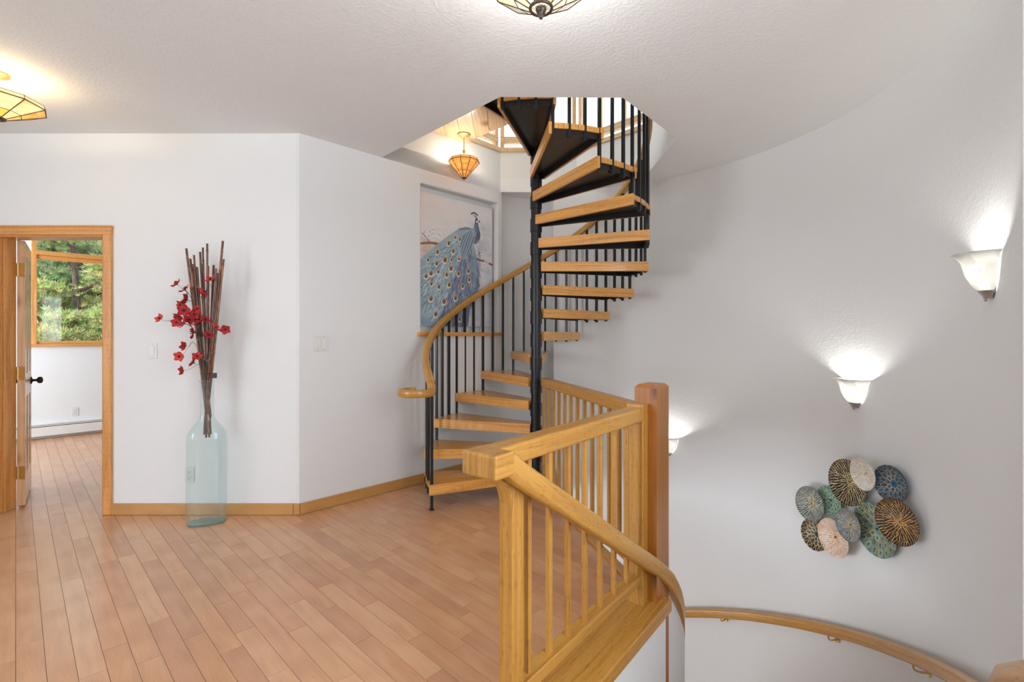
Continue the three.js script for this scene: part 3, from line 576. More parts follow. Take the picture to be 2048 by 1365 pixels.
// ---------------------------------------------------------------- wall sconces on the round wall
function bulb(parent, x, y, z, r, color, glow, power) {
  const m = mesh('light_bulb', new THREE.SphereGeometry(r, 16, 12), std({ color: C(0.9, 0.9, 0.9), emissive: color, emissiveIntensity: glow, roughness: 0.5 }), parent); m.position.set(x, y, z);
  const l = new THREE.PointLight(color, power); l.position.set(x, y, z); l.castShadow = true; l.shadow.radius = 1.2; parent.add(l);
}
function sconce(ang, y, label) {
  const g = thing('wall_sconce', label, 'wall lamp', 'sconces on the round wall');
  const prof = [[0.034, -0.156], [0.05, -0.143], [0.066, -0.12], [0.08, -0.09], [0.089, -0.055], [0.096, -0.03], [0.109, -0.011], [0.128, 0]], inner = prof.map(([r, h]) => [r - 0.004, h + 0.002]).reverse();
  const sh = new THREE.LatheGeometry([...prof, ...inner].map((p) => new THREE.Vector2(...p)), 40, -Math.PI / 2, Math.PI); sh.scale(1, 1, 0.98); sh.translate(0, 0, 0.004);
  const uv = sh.attributes.uv; for (let i = 0; i < uv.count; i++) uv.setXY(i, uv.getX(i) * 0.4 + ang * 0.01, uv.getY(i) * 0.2);
  mesh('glass_shade', sh, M.opal, g);
  const hp = [[0, -0.188], [0.022, -0.186], [0.026, -0.176], [0.034, -0.165], [0.042, -0.154], [0, -0.152]], h = new THREE.LatheGeometry(hp.map((p) => new THREE.Vector2(...p)), 24, -Math.PI / 2, Math.PI); h.translate(0, 0, 0.004); mesh('holder', toCreasedNormals(h.toNonIndexed(), 0.6), M.steel, g);
  const f = new THREE.SphereGeometry(0.006, 10, 8); f.translate(0, -0.193, 0.02); mesh('finial', f, M.steel, g);
  const b = new RoundedBoxGeometry(0.07, 0.15, 0.006, 2, 0.002); b.translate(0, -0.09, 0.003); mesh('back_plate', b, M.steel, g);
  bulb(g, 0, -0.07, 0.052, 0.02, C(1, 0.965, 0.9), 6, LAMP.sconce);
  g.position.copy(P(WC[0] + (WR - 0.002) * Math.cos(ang * rad), y, WC[1] + (WR - 0.002) * Math.sin(ang * rad))); g.rotation.y = Math.atan2(-Math.cos(ang * rad), Math.sin(ang * rad));
}
sconce(-30, 1.66, 'white bell glass sconce at the upper right, nearest and highest on the round wall');
sconce(4.7, 1.035, 'white bell glass sconce above the cluster of round metal plates');
sconce(53.2, 0.368, 'white bell glass sconce half hidden behind the tall fir post');

// ---------------------------------------------------------------- leaded glass lamps
function leadedLamp(label, X, D, mountY, rimY, botY, rr, rb, n, glass, glass2, color, glow, power, bulbY, turn) {
  const g = thing('leaded_glass_lamp', label, 'ceiling lamp'), ring = (r, y, i) => V(r * Math.cos((i / n) * 2 * Math.PI + turn), y, r * Math.sin((i / n) * 2 * Math.PI + turn));
  const lip = 0.022, split = 0.38, rm = lerp(rb, rr, split), ym = lerp(botY, rimY, split), bars = [];
  const slab = (a, b, c, d) => { const T = new Tris(), nn = b.clone().sub(a).cross(d.clone().sub(a)).normalize(); const out = a.clone().add(c).multiplyScalar(0.5); out.y = -0.3; if (nn.dot(out) < 0) nn.negate();
    const q = [a, b, c, d], w = q.map((v) => v.clone().addScaledVector(nn, -0.003)); T.quad(...q, nn, [a.x, a.y], [b.x + 0.1, b.y], [c.x + 0.1, c.y + 0.1], [d.x, d.y + 0.1]); T.quad(...w, nn.clone().negate(), [0, 0], [0.1, 0], [0.1, 0.1], [0, 0.1]); return T.build(); };
  const bar = (a, b, r) => bars.push(new THREE.TubeGeometry(new THREE.LineCurve3(a, b), 1, r, 6, false));
  for (let i = 0; i < n; i++) {
    mesh('glass_panel', slab(ring(rm, ym, i), ring(rm, ym, i + 1), ring(rr, rimY, i + 1), ring(rr, rimY, i)), i % 3 ? glass : glass2, g);
    mesh('glass_panel', slab(ring(rb, botY, i), ring(rb, botY, i + 1), ring(rm, ym, i + 1), ring(rm, ym, i)), i % 2 ? glass2 : glass, g);
    mesh('lip_panel', slab(ring(rr, rimY, i), ring(rr, rimY, i + 1), ring(rr - 0.006, rimY + lip, i + 1), ring(rr - 0.006, rimY + lip, i)), glass2, g);
    bar(ring(rb, botY, i), ring(rr, rimY, i), 0.0028); bar(ring(rr, rimY, i), ring(rr, rimY, i + 1), 0.003); bar(ring(rm, ym, i), ring(rm, ym, i + 1), 0.002); bar(ring(rr, rimY, i), ring(rr - 0.006, rimY + lip, i), 0.0018); bar(ring(rr - 0.006, rimY + lip, i), ring(rr - 0.006, rimY + lip, i + 1), 0.0018);
  }
  mesh('lead_cames', merged(bars), M.lead, g);
  { const k = rb / 0.042, p = [[0, -0.03], [0.006, -0.03], [0.009, -0.024], [0.007, -0.014], [0.016, -0.012], [0.02, -0.004], [0.02, 0.004], [0, 0.006]].map(([r, y]) => new THREE.Vector2(r * k, y * Math.min(1.2, k + 0.2))), f = new THREE.LatheGeometry(p, 24); f.translate(0, botY - 0.004, 0); mesh('finial', f, M.bronze, g);
    const rim = new THREE.TorusGeometry(rb * 0.95, 0.006 * k, 8, 32); rim.rotateX(Math.PI / 2); rim.translate(0, botY - 0.002, 0); mesh('rim_ring', rim, M.bronze, g);
    const fil = []; for (let q = 0; q < 3; q++) for (let i = 0; i < 26; i++) { const a = (i + q * 0.5) / 26 * 2 * Math.PI, r0 = rb * (0.48 + 0.15 * q), r1 = rb * (0.48 + 0.15 * (q + 1)); for (const d of [-0.5, 0.5]) { const e = a + d / 26 * 2 * Math.PI; fil.push(new THREE.TubeGeometry(new THREE.LineCurve3(V(r0 * Math.cos(a), botY - 0.003, r0 * Math.sin(a)), V(r1 * Math.cos(e), botY - 0.003, r1 * Math.sin(e))), 1, 0.0011, 4, false)); } }
    mesh('filigree', merged(fil), M.bronze, g);
    const gl = new THREE.CircleGeometry(rb * 0.94, 28); gl.rotateX(Math.PI / 2); gl.translate(0, botY, 0); mesh('glass_disc', gl, M.cream, g); }
  const can = new THREE.LatheGeometry([[0, -0.03], [0.012, -0.03], [0.03, -0.02], [0.058, -0.012], [0.064, 0], [0, 0]].map((p) => new THREE.Vector2(...p)), 28); can.translate(0, mountY, 0); mesh('canopy', can, M.brass, g);
  const st = new THREE.CylinderGeometry(0.005, 0.005, mountY - 0.02 - botY, 10); st.translate(0, (mountY - 0.02 + botY) / 2, 0); mesh('stem', st, M.brass, g);
  const cup = new THREE.CylinderGeometry(0.02, 0.014, 0.03, 16); cup.translate(0, bulbY + 0.05, 0); mesh('socket_cup', cup, M.brass, g);
  for (const s of [-1, 1]) bulb(g, s * Math.min(0.06, rr * 0.4), bulbY, 0, 0.02, color, glow, power);
  for (const c of g.children) c.position.y -= mountY;
  g.position.copy(P(X, mountY, D)); return g;
}
leadedLamp('amber leaded glass ceiling lamp at the left edge of the picture', -2.93, 2.7, CEIL, 2.64, 2.555, 0.215, 0.042, 10, M.amber, M.cream, C(1, 0.8, 0.5), 8, LAMP.warm, 2.665, 0.2);
leadedLamp('cream leaded glass ceiling lamp cut off by the top edge of the picture', 0.108, 1.773, CEIL, 2.645, 2.54, 0.2, 0.042, 12, M.pale, M.cream, C(1, 0.97, 0.93), 6, LAMP.ceiling, 2.675, 0.1);
leadedLamp('small amber leaded glass lamp hanging under the pine boards above the peacock picture', -0.443, 4.394, 3.176, 2.917, 2.775, 0.143, 0.022, 10, M.amber, M.amber, C(1, 0.88, 0.7), 8, LAMP.landing, 2.96, 0.45);

// ---------------------------------------------------------------- cluster of round metal plates
function plateTexture(kind, base, second, gold, seed) {
  const S = 512, c = document.createElement('canvas'); c.width = c.height = S; const x = c.getContext('2d'), r = rngOf(seed), css = (a, k = 1) => `rgb(${a.map((v) => Math.round(clamp(v * k, 0, 255))).join(',')})`;
  x.fillStyle = css(base); x.fillRect(0, 0, S, S);
  for (let i = 0; i < 160; i++) { x.globalAlpha = 0.25; x.fillStyle = css(second, 0.7 + r() * 0.6); x.beginPath(); x.arc(r() * S, r() * S, 10 + r() * 40, 0, 7); x.fill(); }
  x.globalAlpha = 1; x.translate(S / 2, S / 2);
  if (kind === 'burst') {
    for (let ringI = 0; ringI < 10; ringI++) { const R0 = 8 + ringI * 24, n = Math.round(11 + ringI * 4.2);
      for (let i = 0; i < n; i++) { const a = (i + (ringI % 2) * 0.5 + (r() - 0.5) * 0.35) / n * 2 * Math.PI, l = 24 + r() * 16; x.save(); x.rotate(a); x.strokeStyle = css(gold, 0.75 + r() * 0.5); x.lineWidth = (4.6 + r() * 3.8) * (ringI < 4 ? 1.25 : 1); x.lineCap = 'round'; x.beginPath(); x.moveTo(R0, -2 + r() * 4); x.lineTo(R0 + l, -3 + r() * 6); x.stroke(); x.restore(); } }
  } else {
    for (const [R0, n, w, l] of [[205, 18, 26, 42], [140, 13, 27, 44], [84, 9, 24, 36]]) for (let i = 0; i < n; i++) {
      x.save(); x.rotate((i + (n % 2) * 0.5) / n * 2 * Math.PI); x.translate(R0, 0);
      x.strokeStyle = css(gold, 0.8 + r() * 0.4); x.lineWidth = 7; x.fillStyle = css(second, 0.85 + r() * 0.4); x.beginPath(); x.ellipse(0, 0, l, w, 0, 0, 7); x.fill(); x.stroke();
      x.fillStyle = css(base, 0.7); x.beginPath(); x.ellipse(6, 0, l * 0.45, w * 0.45, 0, 0, 7); x.fill(); x.fillStyle = css([210, 225, 225], 0.9); x.beginPath(); x.arc(10, 0, 5, 0, 7); x.fill(); x.restore(); }
    x.fillStyle = css(second, 0.95); x.beginPath(); x.arc(0, 0, 50, 0, 7); x.fill();
    for (let i = 0; i < 60; i++) { const a = i * 2.4, q = 6 * Math.sqrt(i); x.fillStyle = css(second, 1.25); x.beginPath(); x.arc(q * Math.cos(a), q * Math.sin(a), 2.6, 0, 7); x.fill(); }
    for (let i = 0; i < 30; i++) { const a = i / 30 * 2 * Math.PI; x.fillStyle = css(gold, 1.1); x.beginPath(); x.arc(56 * Math.cos(a), 56 * Math.sin(a), 3.4, 0, 7); x.fill(); }
  }
  const t = new THREE.CanvasTexture(c); t.colorSpace = THREE.SRGBColorSpace; t.magFilter = THREE.LinearFilter; return t;
}
{
  const g = thing('plate_wall_sculpture', 'cluster of ten overlapping embossed metal plates on the round wall', 'wall decoration');
  const gold = [250, 222, 158], defs = [
    ['burst', [74, 100, 122], [102, 136, 156], gold, 13.9, 0.115, 0.12, 0.055, 'blue plate with gold rays'],
    ['flower', [96, 150, 142], [128, 178, 164], [214, 206, 150], 9.7, 0.182, 0.1, 0.03, 'small pale green flower plate'],
    ['burst', [36, 28, 26], [52, 40, 36], gold, 4.7, 0.36, 0.148, 0.045, 'large dark brown plate with gold rays'],
    ['burst', [232, 230, 228], [244, 242, 240], [246, 226, 180], -1.6, 0.478, 0.1, 0.1, 'small silvery white plate'],
    ['flower', [34, 74, 104], [54, 104, 136], [196, 158, 108], -6.2, 0.463, 0.107, 0.045, 'blue flower plate'],
    ['flower', [44, 30, 26], [70, 50, 40], gold, 13.4, -0.1, 0.11, 0.03, 'dark brown flower plate'],
    ['burst', [232, 214, 200], [244, 228, 214], [226, 170, 112], 7.9, -0.045, 0.126, 0.055, 'cream plate with copper rays'],
    ['burst', [84, 112, 134], [108, 140, 160], [240, 208, 150], 3.1, 0.103, 0.102, 0.08, 'small blue plate with gold rays'],
    ['flower', [78, 124, 122], [112, 152, 148], [206, 164, 96], -1.8, 0.14, 0.16, 0.035, 'large teal flower plate'],
    ['burst', [48, 32, 28], [66, 46, 38], [226, 178, 104], -9, 0.279, 0.127, 0.07, 'large brown plate with bold gold rays']];
  defs.forEach(([kind, base, second, gd, ang, y, r, off, label], i) => {
    const t = plateTexture(kind, base, second, gd, 100 + i), m = std({ map: t, bumpMap: t, bumpScale: 0.002, roughness: 0.42, metalness: 0.05 });
    const prof = [[0, -0.004], [0.3, -0.002], [0.6, 0.004], [0.85, 0.013], [0.97, 0.022], [1, 0.026]], pts = [...prof.map(([a, h]) => new THREE.Vector2(a * r, h)), ...[...prof].reverse().map(([a, h]) => new THREE.Vector2(a * r, h - 0.003))];
    const geo = new THREE.LatheGeometry(pts, 48), p = geo.attributes.position, uv = geo.attributes.uv;
    for (let k = 0; k < p.count; k++) { const X = p.getX(k), Z = p.getZ(k), rr = Math.hypot(X, Z) / r, wob = 1 + 0.012 * Math.sin(Math.atan2(Z, X) * 24) * sstep(0.8, 1, rr); p.setXYZ(k, X * wob, p.getY(k), Z * wob); uv.setXY(k, 0.5 + X / r * 0.49, 0.5 + Z / r * 0.49); }
    geo.computeVertexNormals(); geo.rotateX(Math.PI / 2); geo.rotateZ(0.7 * i); geo.rotateY([0, 0.02, 0.06, 0.06, 0.26, 0.04, 0.02, 0.04, 0.08, 0.34][i]); geo.rotateX(((i * 53) % 5 - 2) * 0.03);
    geo.rotateY(Math.atan2(-Math.cos(ang * rad), Math.sin(ang * rad)));
    const rr = WR - off, q = P(WC[0] + rr * Math.cos(ang * rad), y, WC[1] + rr * Math.sin(ang * rad)); geo.translate(q.x, q.y, q.z);
    const d = mesh('plate', geo, m, g); d.userData.label = label;
    const w = P(WC[0] + (WR - 0.002) * Math.cos((ang + 3.2) * rad), y, WC[1] + (WR - 0.002) * Math.sin((ang + 3.2) * rad)); mesh('mounting_rod', new THREE.TubeGeometry(new THREE.LineCurve3(q, w), 1, 0.005, 8, false), M.lead, d);
  });
  based(g, ...P(WC[0] + WR, 0.2, WC[1]).toArray());
}

// ---------------------------------------------------------------- peacock picture in the niche
{
  const W = 900, H = 1232, c = document.createElement('canvas'); c.width = W; c.height = H; const x = c.getContext('2d'), r = rngOf(77), X = (u) => u * W, Y = (v) => v * H;
  const bg = x.createLinearGradient(0, 0, W, H * 0.6); bg.addColorStop(0, '#ece4df'); bg.addColorStop(0.45, '#eae8e8'); bg.addColorStop(1, '#dfe2ea'); x.fillStyle = bg; x.fillRect(0, 0, W, H);
  const blot = (n, cols, u0, u1, v0, v1, s0, s1, al) => { for (let i = 0; i < n; i++) { x.globalAlpha = al * (0.5 + r()); x.fillStyle = cols[Math.floor(r() * cols.length)]; x.beginPath(); x.ellipse(X(lerp(u0, u1, r())), Y(lerp(v0, v1, r())), s0 + r() * s1, (s0 + r() * s1) * 0.4, r() * 0.5, 0, 7); x.fill(); } x.globalAlpha = 1; };
  blot(260, ['#f0e9e6', '#e2dfdf', '#efeeee', '#e2d7d0', '#d8dce6'], 0, 1, 0, 1, 20, 90, 0.12);
  blot(90, ['#cbb3a2', '#c9a58c'], 0, 0.25, 0.35, 0.5, 20, 60, 0.12); blot(80, ['#a9aebf', '#b6b4c2'], 0.72, 1, 0.15, 0.6, 20, 60, 0.12); blot(80, ['#d2cbd2', '#c7bfc4', '#d8d4d4'], 0.65, 1, 0.6, 1, 20, 70, 0.15);
  const stroke = (pts, w, col, al = 1) => { x.globalAlpha = al; x.strokeStyle = col; x.lineWidth = w; x.lineCap = 'round'; x.lineJoin = 'round'; x.beginPath(); x.moveTo(X(pts[0][0]), Y(pts[0][1])); for (let i = 1; i < pts.length; i++) { const p = pts[i - 1], q = pts[i]; x.quadraticCurveTo(X(p[0]), Y(p[1]), X((p[0] + q[0]) / 2), Y((p[1] + q[1]) / 2)); } x.lineTo(X(pts.at(-1)[0]), Y(pts.at(-1)[1])); x.stroke(); x.globalAlpha = 1; };
  // branches and white blossom
  stroke([[0, 0.39], [0.1, 0.375], [0.18, 0.37], [0.28, 0.38]], 22, '#93694d'); stroke([[0, 0.385], [0.1, 0.367], [0.2, 0.362]], 8, '#c79a78'); stroke([[0.12, 0.37], [0.07, 0.33], [0.03, 0.31]], 8, '#93694d');
  stroke([[0.72, 0.43], [0.8, 0.452], [0.88, 0.448], [1, 0.476]], 20, '#875a4c'); stroke([[0.74, 0.425], [0.82, 0.446], [0.9, 0.45]], 6, '#b98f7e');
  const blossom = (u, v, s) => { for (let i = 0; i < 5; i++) { const a = i * 1.257 + u * 9; x.globalAlpha = 0.85; x.fillStyle = ['#efedec', '#e2dede', '#f4f2f0'][i % 3]; x.beginPath(); x.ellipse(X(u) + Math.cos(a) * s * 0.6, Y(v) + Math.sin(a) * s * 0.6, s * 0.62, s * 0.45, a, 0, 7); x.fill(); } x.globalAlpha = 1; x.fillStyle = '#5d5450'; for (let i = 0; i < 3; i++) { x.beginPath(); x.arc(X(u) + (r() - 0.5) * s * 0.7, Y(v) + (r() - 0.5) * s * 0.7, 2.6, 0, 7); x.fill(); } };
  for (const [u, v, s] of [[0.167, 0.267, 24], [0.16, 0.3, 26], [0.25, 0.3, 25], [0.1, 0.323, 24], [0.192, 0.33, 28], [0.3, 0.285, 20], [0.053, 0.3, 18], [0.12, 0.29, 20], [0.23, 0.34, 22], [0.8, 0.39, 24], [0.84, 0.41, 24], [0.9, 0.44, 24], [0.87, 0.48, 20], [0.77, 0.41, 18], [0.93, 0.46, 16]]) blossom(u, v, s);
  // tail: body of colour, then many feathery strokes fanning down from the back
  const tail = [[0.70, 0.2], [0.60, 0.195], [0.50, 0.225], [0.38, 0.285], [0.234, 0.365], [0.1, 0.445], [0, 0.51], [0, 1], [0.64, 1], [0.66, 0.86], [0.73, 0.76], [0.80, 0.67], [0.79, 0.54], [0.76, 0.42], [0.72, 0.33]];
  x.fillStyle = '#a3b6be'; x.beginPath(); tail.forEach(([u, v], i) => (i ? x.lineTo(X(u), Y(v)) : x.moveTo(X(u), Y(v)))); x.closePath(); x.save(); x.fill(); x.clip();
  blot(240, ['#a9c0c4', '#bccdcd', '#93b0bc'], 0, 0.55, 0.22, 0.65, 30, 60, 0.16); blot(260, ['#5f7898', '#666f92', '#566b8c', '#76809c'], 0.42, 0.85, 0.42, 1, 25, 60, 0.16); blot(150, ['#6d8aa6', '#7fa0b6', '#a6bdc6'], 0, 0.4, 0.65, 1, 30, 60, 0.14);
  x.restore();
  for (let i = 0; i < 5200; i++) {
    const a = lerp(1.5, 2.72, Math.pow(r(), 0.8)), d = 0.06 + 0.86 * Math.sqrt(r()), u = 0.68 + Math.cos(a) * d * 0.98, v = 0.22 + Math.sin(a) * d * 0.94, l = 0.02 + r() * 0.05;
    if (u < -0.02 || v > 1.02 || (a < 1.62 && d > 0.6)) continue;
    const light = (a - 1.5) / 1.2, cols = light > 0.5 ? ['#d3e0e0', '#b9ced2', '#96b3c0', '#e8eeec', '#7592a6', '#5f8aa2', '#566f84'] : ['#4a5f84', '#66729a', '#39496c', '#8ba2b8', '#b4c4cf', '#73738f', '#54495f', '#d0d8dc'];
    stroke([[u, v], [u + Math.cos(a) * l * 0.5 + (r() - 0.5) * 0.008, v + Math.sin(a) * l * 0.5], [u + Math.cos(a) * l, v + Math.sin(a) * l]], 1.4 + r() * 4, cols[Math.floor(r() * cols.length)], 0.4 + r() * 0.45);
  }
  for (let i = 0; i < 260; i++) { const v = lerp(0.34, 0.95, r()), u = 0.73 + 0.05 * Math.sin(v * 4) - Math.max(0, v - 0.65) * 0.45 + (r() - 0.5) * 0.03; stroke([[u, v], [u + 0.02 + r() * 0.03, v + 0.02 + r() * 0.04]], 1 + r() * 1.6, ['#4b5580', '#6d7d9c', '#3a4266'][i % 3], 0.6); }
  for (const [u, v, s = 1] of [[0.518, 0.308, 0.8], [0.456, 0.301, 0.7], [0.369, 0.354], [0.429, 0.41], [0.22, 0.436], [0.319, 0.488, 1.25], [0.21, 0.524], [0.406, 0.481, 0.7], [0.509, 0.459], [0.398, 0.549, 1.15], [0.137, 0.604, 1.1], [0.23, 0.586, 0.8], [0.077, 0.629], [0.341, 0.602], [0.503, 0.581, 1.05], [0.642, 0.552], [0.654, 0.621], [0.142, 0.682, 0.9], [0.24, 0.7], [0.375, 0.677, 1.1], [0.56, 0.678], [0.137, 0.796, 1.15], [0.305, 0.81, 1.25], [0.46, 0.778, 1.1], [0.198, 0.911, 1.15], [0.518, 0.943], [0.101, 0.506, 0.8]]) {
    x.save(); x.translate(X(u), Y(v)); x.rotate(0.5 - u * 0.6); x.scale(s * 1.12, s * 1.12);
    x.globalAlpha = 0.9; x.fillStyle = '#efe3d2'; x.beginPath(); x.ellipse(0, 2, 22, 28, 0, 0, 7); x.fill(); x.fillStyle = '#a57a50'; x.beginPath(); x.ellipse(0, -3, 17, 21, 0, 0, 7); x.fill(); x.fillStyle = '#4a5a62'; x.beginPath(); x.ellipse(0, 1, 10, 13, 0, 0, 7); x.fill(); x.fillStyle = '#8a5a36'; x.beginPath(); x.ellipse(0, -3, 6, 9, 0, 0, 7); x.fill(); x.restore();
  }
  // back, wing, neck and head
  const fillPoly = (pts, col, al = 1) => { x.globalAlpha = al; x.fillStyle = col; x.beginPath(); const n = pts.length, m = (a, b) => [(a[0] + b[0]) / 2, (a[1] + b[1]) / 2], s = m(pts[n - 1], pts[0]); x.moveTo(X(s[0]), Y(s[1])); for (let i = 0; i < n; i++) { const q = m(pts[i], pts[(i + 1) % n]); x.quadraticCurveTo(X(pts[i][0]), Y(pts[i][1]), X(q[0]), Y(q[1])); } x.fill(); x.globalAlpha = 1; };
  fillPoly([[0.73, 0.13], [0.785, 0.13], [0.79, 0.18], [0.825, 0.24], [0.80, 0.29], [0.74, 0.33], [0.68, 0.31], [0.68, 0.25], [0.72, 0.19], [0.735, 0.15]], '#6d7f93'); fillPoly([[0.77, 0.17], [0.82, 0.24], [0.79, 0.29], [0.75, 0.3], [0.77, 0.24]], '#5d5a70', 0.8); fillPoly([[0.70, 0.2], [0.74, 0.18], [0.735, 0.25], [0.69, 0.3], [0.64, 0.26]], '#8fb1b9', 0.9);
  fillPoly([[0.66, 0.215], [0.58, 0.26], [0.52, 0.34], [0.525, 0.44], [0.58, 0.46], [0.66, 0.39], [0.72, 0.3], [0.71, 0.23]], '#4c6784');
  for (let i = 0; i < 17; i++) { const t = i / 16, v = lerp(0.225, 0.45, t), w = 0.09 - Math.abs(t - 0.45) * 0.05; for (let k = 0; k < 5; k++) { const u = lerp(0.68, 0.545, t) + (k - 2) * w * 0.42; stroke([[u - w * 0.24, v - 0.002], [u, v + 0.012], [u + w * 0.24, v - 0.004]], 5, k % 2 ? '#e8eef0' : '#c2d0d8', 0.9); } }
  for (let i = 0; i < 26; i++) { const t = i / 25; stroke([[lerp(0.5, 0.66, t), lerp(0.225, 0.2, t) - 0.004], [lerp(0.5, 0.66, t) + 0.012, lerp(0.235, 0.21, t)]], 3, '#33475a', 0.7); }
  for (let i = 0; i < 130; i++) { const u = 0.70 + r() * 0.11, v = 0.16 + r() * 0.14; if (Math.abs(u - (0.755 + (v - 0.2) * 0.1)) < 0.045) stroke([[u, v], [u + 0.004, v + 0.014]], 2, ['#8ea4b2', '#4d5672', '#9fb6bd', '#7d6a78'][i % 4], 0.7); }
  fillPoly([[0.735, 0.115], [0.765, 0.103], [0.795, 0.12], [0.79, 0.14], [0.75, 0.145]], '#e4e2de'); fillPoly([[0.735, 0.12], [0.76, 0.103], [0.785, 0.112], [0.76, 0.125], [0.745, 0.14]], '#3f5470'); fillPoly([[0.79, 0.118], [0.828, 0.136], [0.79, 0.138]], '#4a4038'); x.fillStyle = '#1d1a1a'; x.beginPath(); x.arc(X(0.772), Y(0.125), 5, 0, 7); x.fill(); stroke([[0.75, 0.128], [0.79, 0.13]], 2, '#2b2b33', 0.8);
  for (let i = 0; i < 11; i++) { const t = i / 10, u = lerp(0.68, 0.775, t), v = 0.082 - 0.014 * Math.sin(t * Math.PI); stroke([[0.755, 0.107], [u, v]], 1.6, '#4a4a4e', 0.8); x.fillStyle = i % 2 ? '#55606a' : '#3d3d42'; x.beginPath(); x.ellipse(X(u), Y(v), 6, 8, 0, 0, 7); x.fill(); }
  const t = new THREE.CanvasTexture(c); t.colorSpace = THREE.SRGBColorSpace; t.magFilter = THREE.LinearFilter;
  const g = thing('peacock_canvas', 'tall canvas picture of a blue peacock with trailing tail on a blossoming branch', 'picture');
  const front = new THREE.PlaneGeometry(0.89, 1.222); front.translate(0, 0, 0.0178); mesh('painted_front', front, std({ map: t, roughness: 0.7 }), g);
  mesh('stretched_canvas', new RoundedBoxGeometry(0.895, 1.225, 0.035, 1, 0.003), std({ color: C(0.62, 0.6, 0.6), roughness: 0.8 }), g);
  g.position.copy(B(1.054 + 0.02 + 0.4475, -0.0705, 2.0175)); g.rotation.y = Math.PI / 4;
}

// ---------------------------------------------------------------- tall glass bottle with bamboo and red blossom
const BO = [-2.148, 3.352];
{
  const rings = [[0.0, 0.11, 0.066], [0.004, 0.118, 0.073], [0.02, 0.1235, 0.0775], [0.3, 0.1245, 0.078], [0.585, 0.124, 0.078], [0.62, 0.119, 0.0755], [0.65, 0.107, 0.07], [0.68, 0.088, 0.062], [0.705, 0.069, 0.054], [0.725, 0.054, 0.0485], [0.745, 0.047, 0.0455], [0.775, 0.0435, 0.0435], [0.985, 0.0425, 0.0425], [0.987, 0.0465, 0.0465], [0.997, 0.0485, 0.0485], [1.006, 0.0465, 0.0465], [1.008, 0.041, 0.041]];
  const pos = [], uv = [], idx = [], n = 56, e = 2.5;
  rings.forEach(([y, a, b], i) => { const q = y > 0.72 ? 2 : lerp(e, 2, sstep(0.6, 0.72, y)); for (let k = 0; k <= n; k++) { const t = k / n * 2 * Math.PI, c = Math.cos(t), s = Math.sin(t); pos.push(Math.sign(c) * Math.pow(Math.abs(c), 2 / q) * a, y, Math.sign(s) * Math.pow(Math.abs(s), 2 / q) * b); uv.push(k / n * 0.7, y); } });
  for (let i = 0; i + 1 < rings.length; i++) for (let k = 0; k < n; k++) { const a = i * (n + 1) + k, b = a + n + 1; idx.push(a, b, a + 1, a + 1, b, b + 1); }
  const geo = new THREE.BufferGeometry(); geo.setAttribute('position', new THREE.Float32BufferAttribute(pos, 3)); geo.setAttribute('uv', new THREE.Float32BufferAttribute(uv, 2)); geo.setIndex(idx); geo.computeVertexNormals();
  const g = thing('glass_bottle', 'tall flattened pale blue-green glass bottle standing on the floor against the wall', 'bottle');
  mesh('bottle_glass', geo, M.bottle, g);
  const base = []; for (let k = 0; k < 40; k++) { const t = k / 40 * 2 * Math.PI; base.push([0.117 * Math.sign(Math.cos(t)) * Math.pow(Math.abs(Math.cos(t)), 0.8), 0.073 * Math.sign(Math.sin(t)) * Math.pow(Math.abs(Math.sin(t)), 0.8)]); }
  mesh('thick_base', prism(base, 0.001, 0.012), phys({ color: C(0.5, 0.68, 0.68), roughness: 0.12, transmission: 0.8, thickness: 0 }), g);
  g.position.copy(P(BO[0], 0.0005, BO[1])); g.rotation.y = 20 * rad;
}
const caneMats = [[0.26, 0.085, 0.03], [0.36, 0.125, 0.04], [0.2, 0.065, 0.028], [0.46, 0.18, 0.055]].map((c) => phys({ color: C(...c), map: barkMap, roughness: 0.3, clearcoat: 0.5, clearcoatRoughness: 0.2 }));
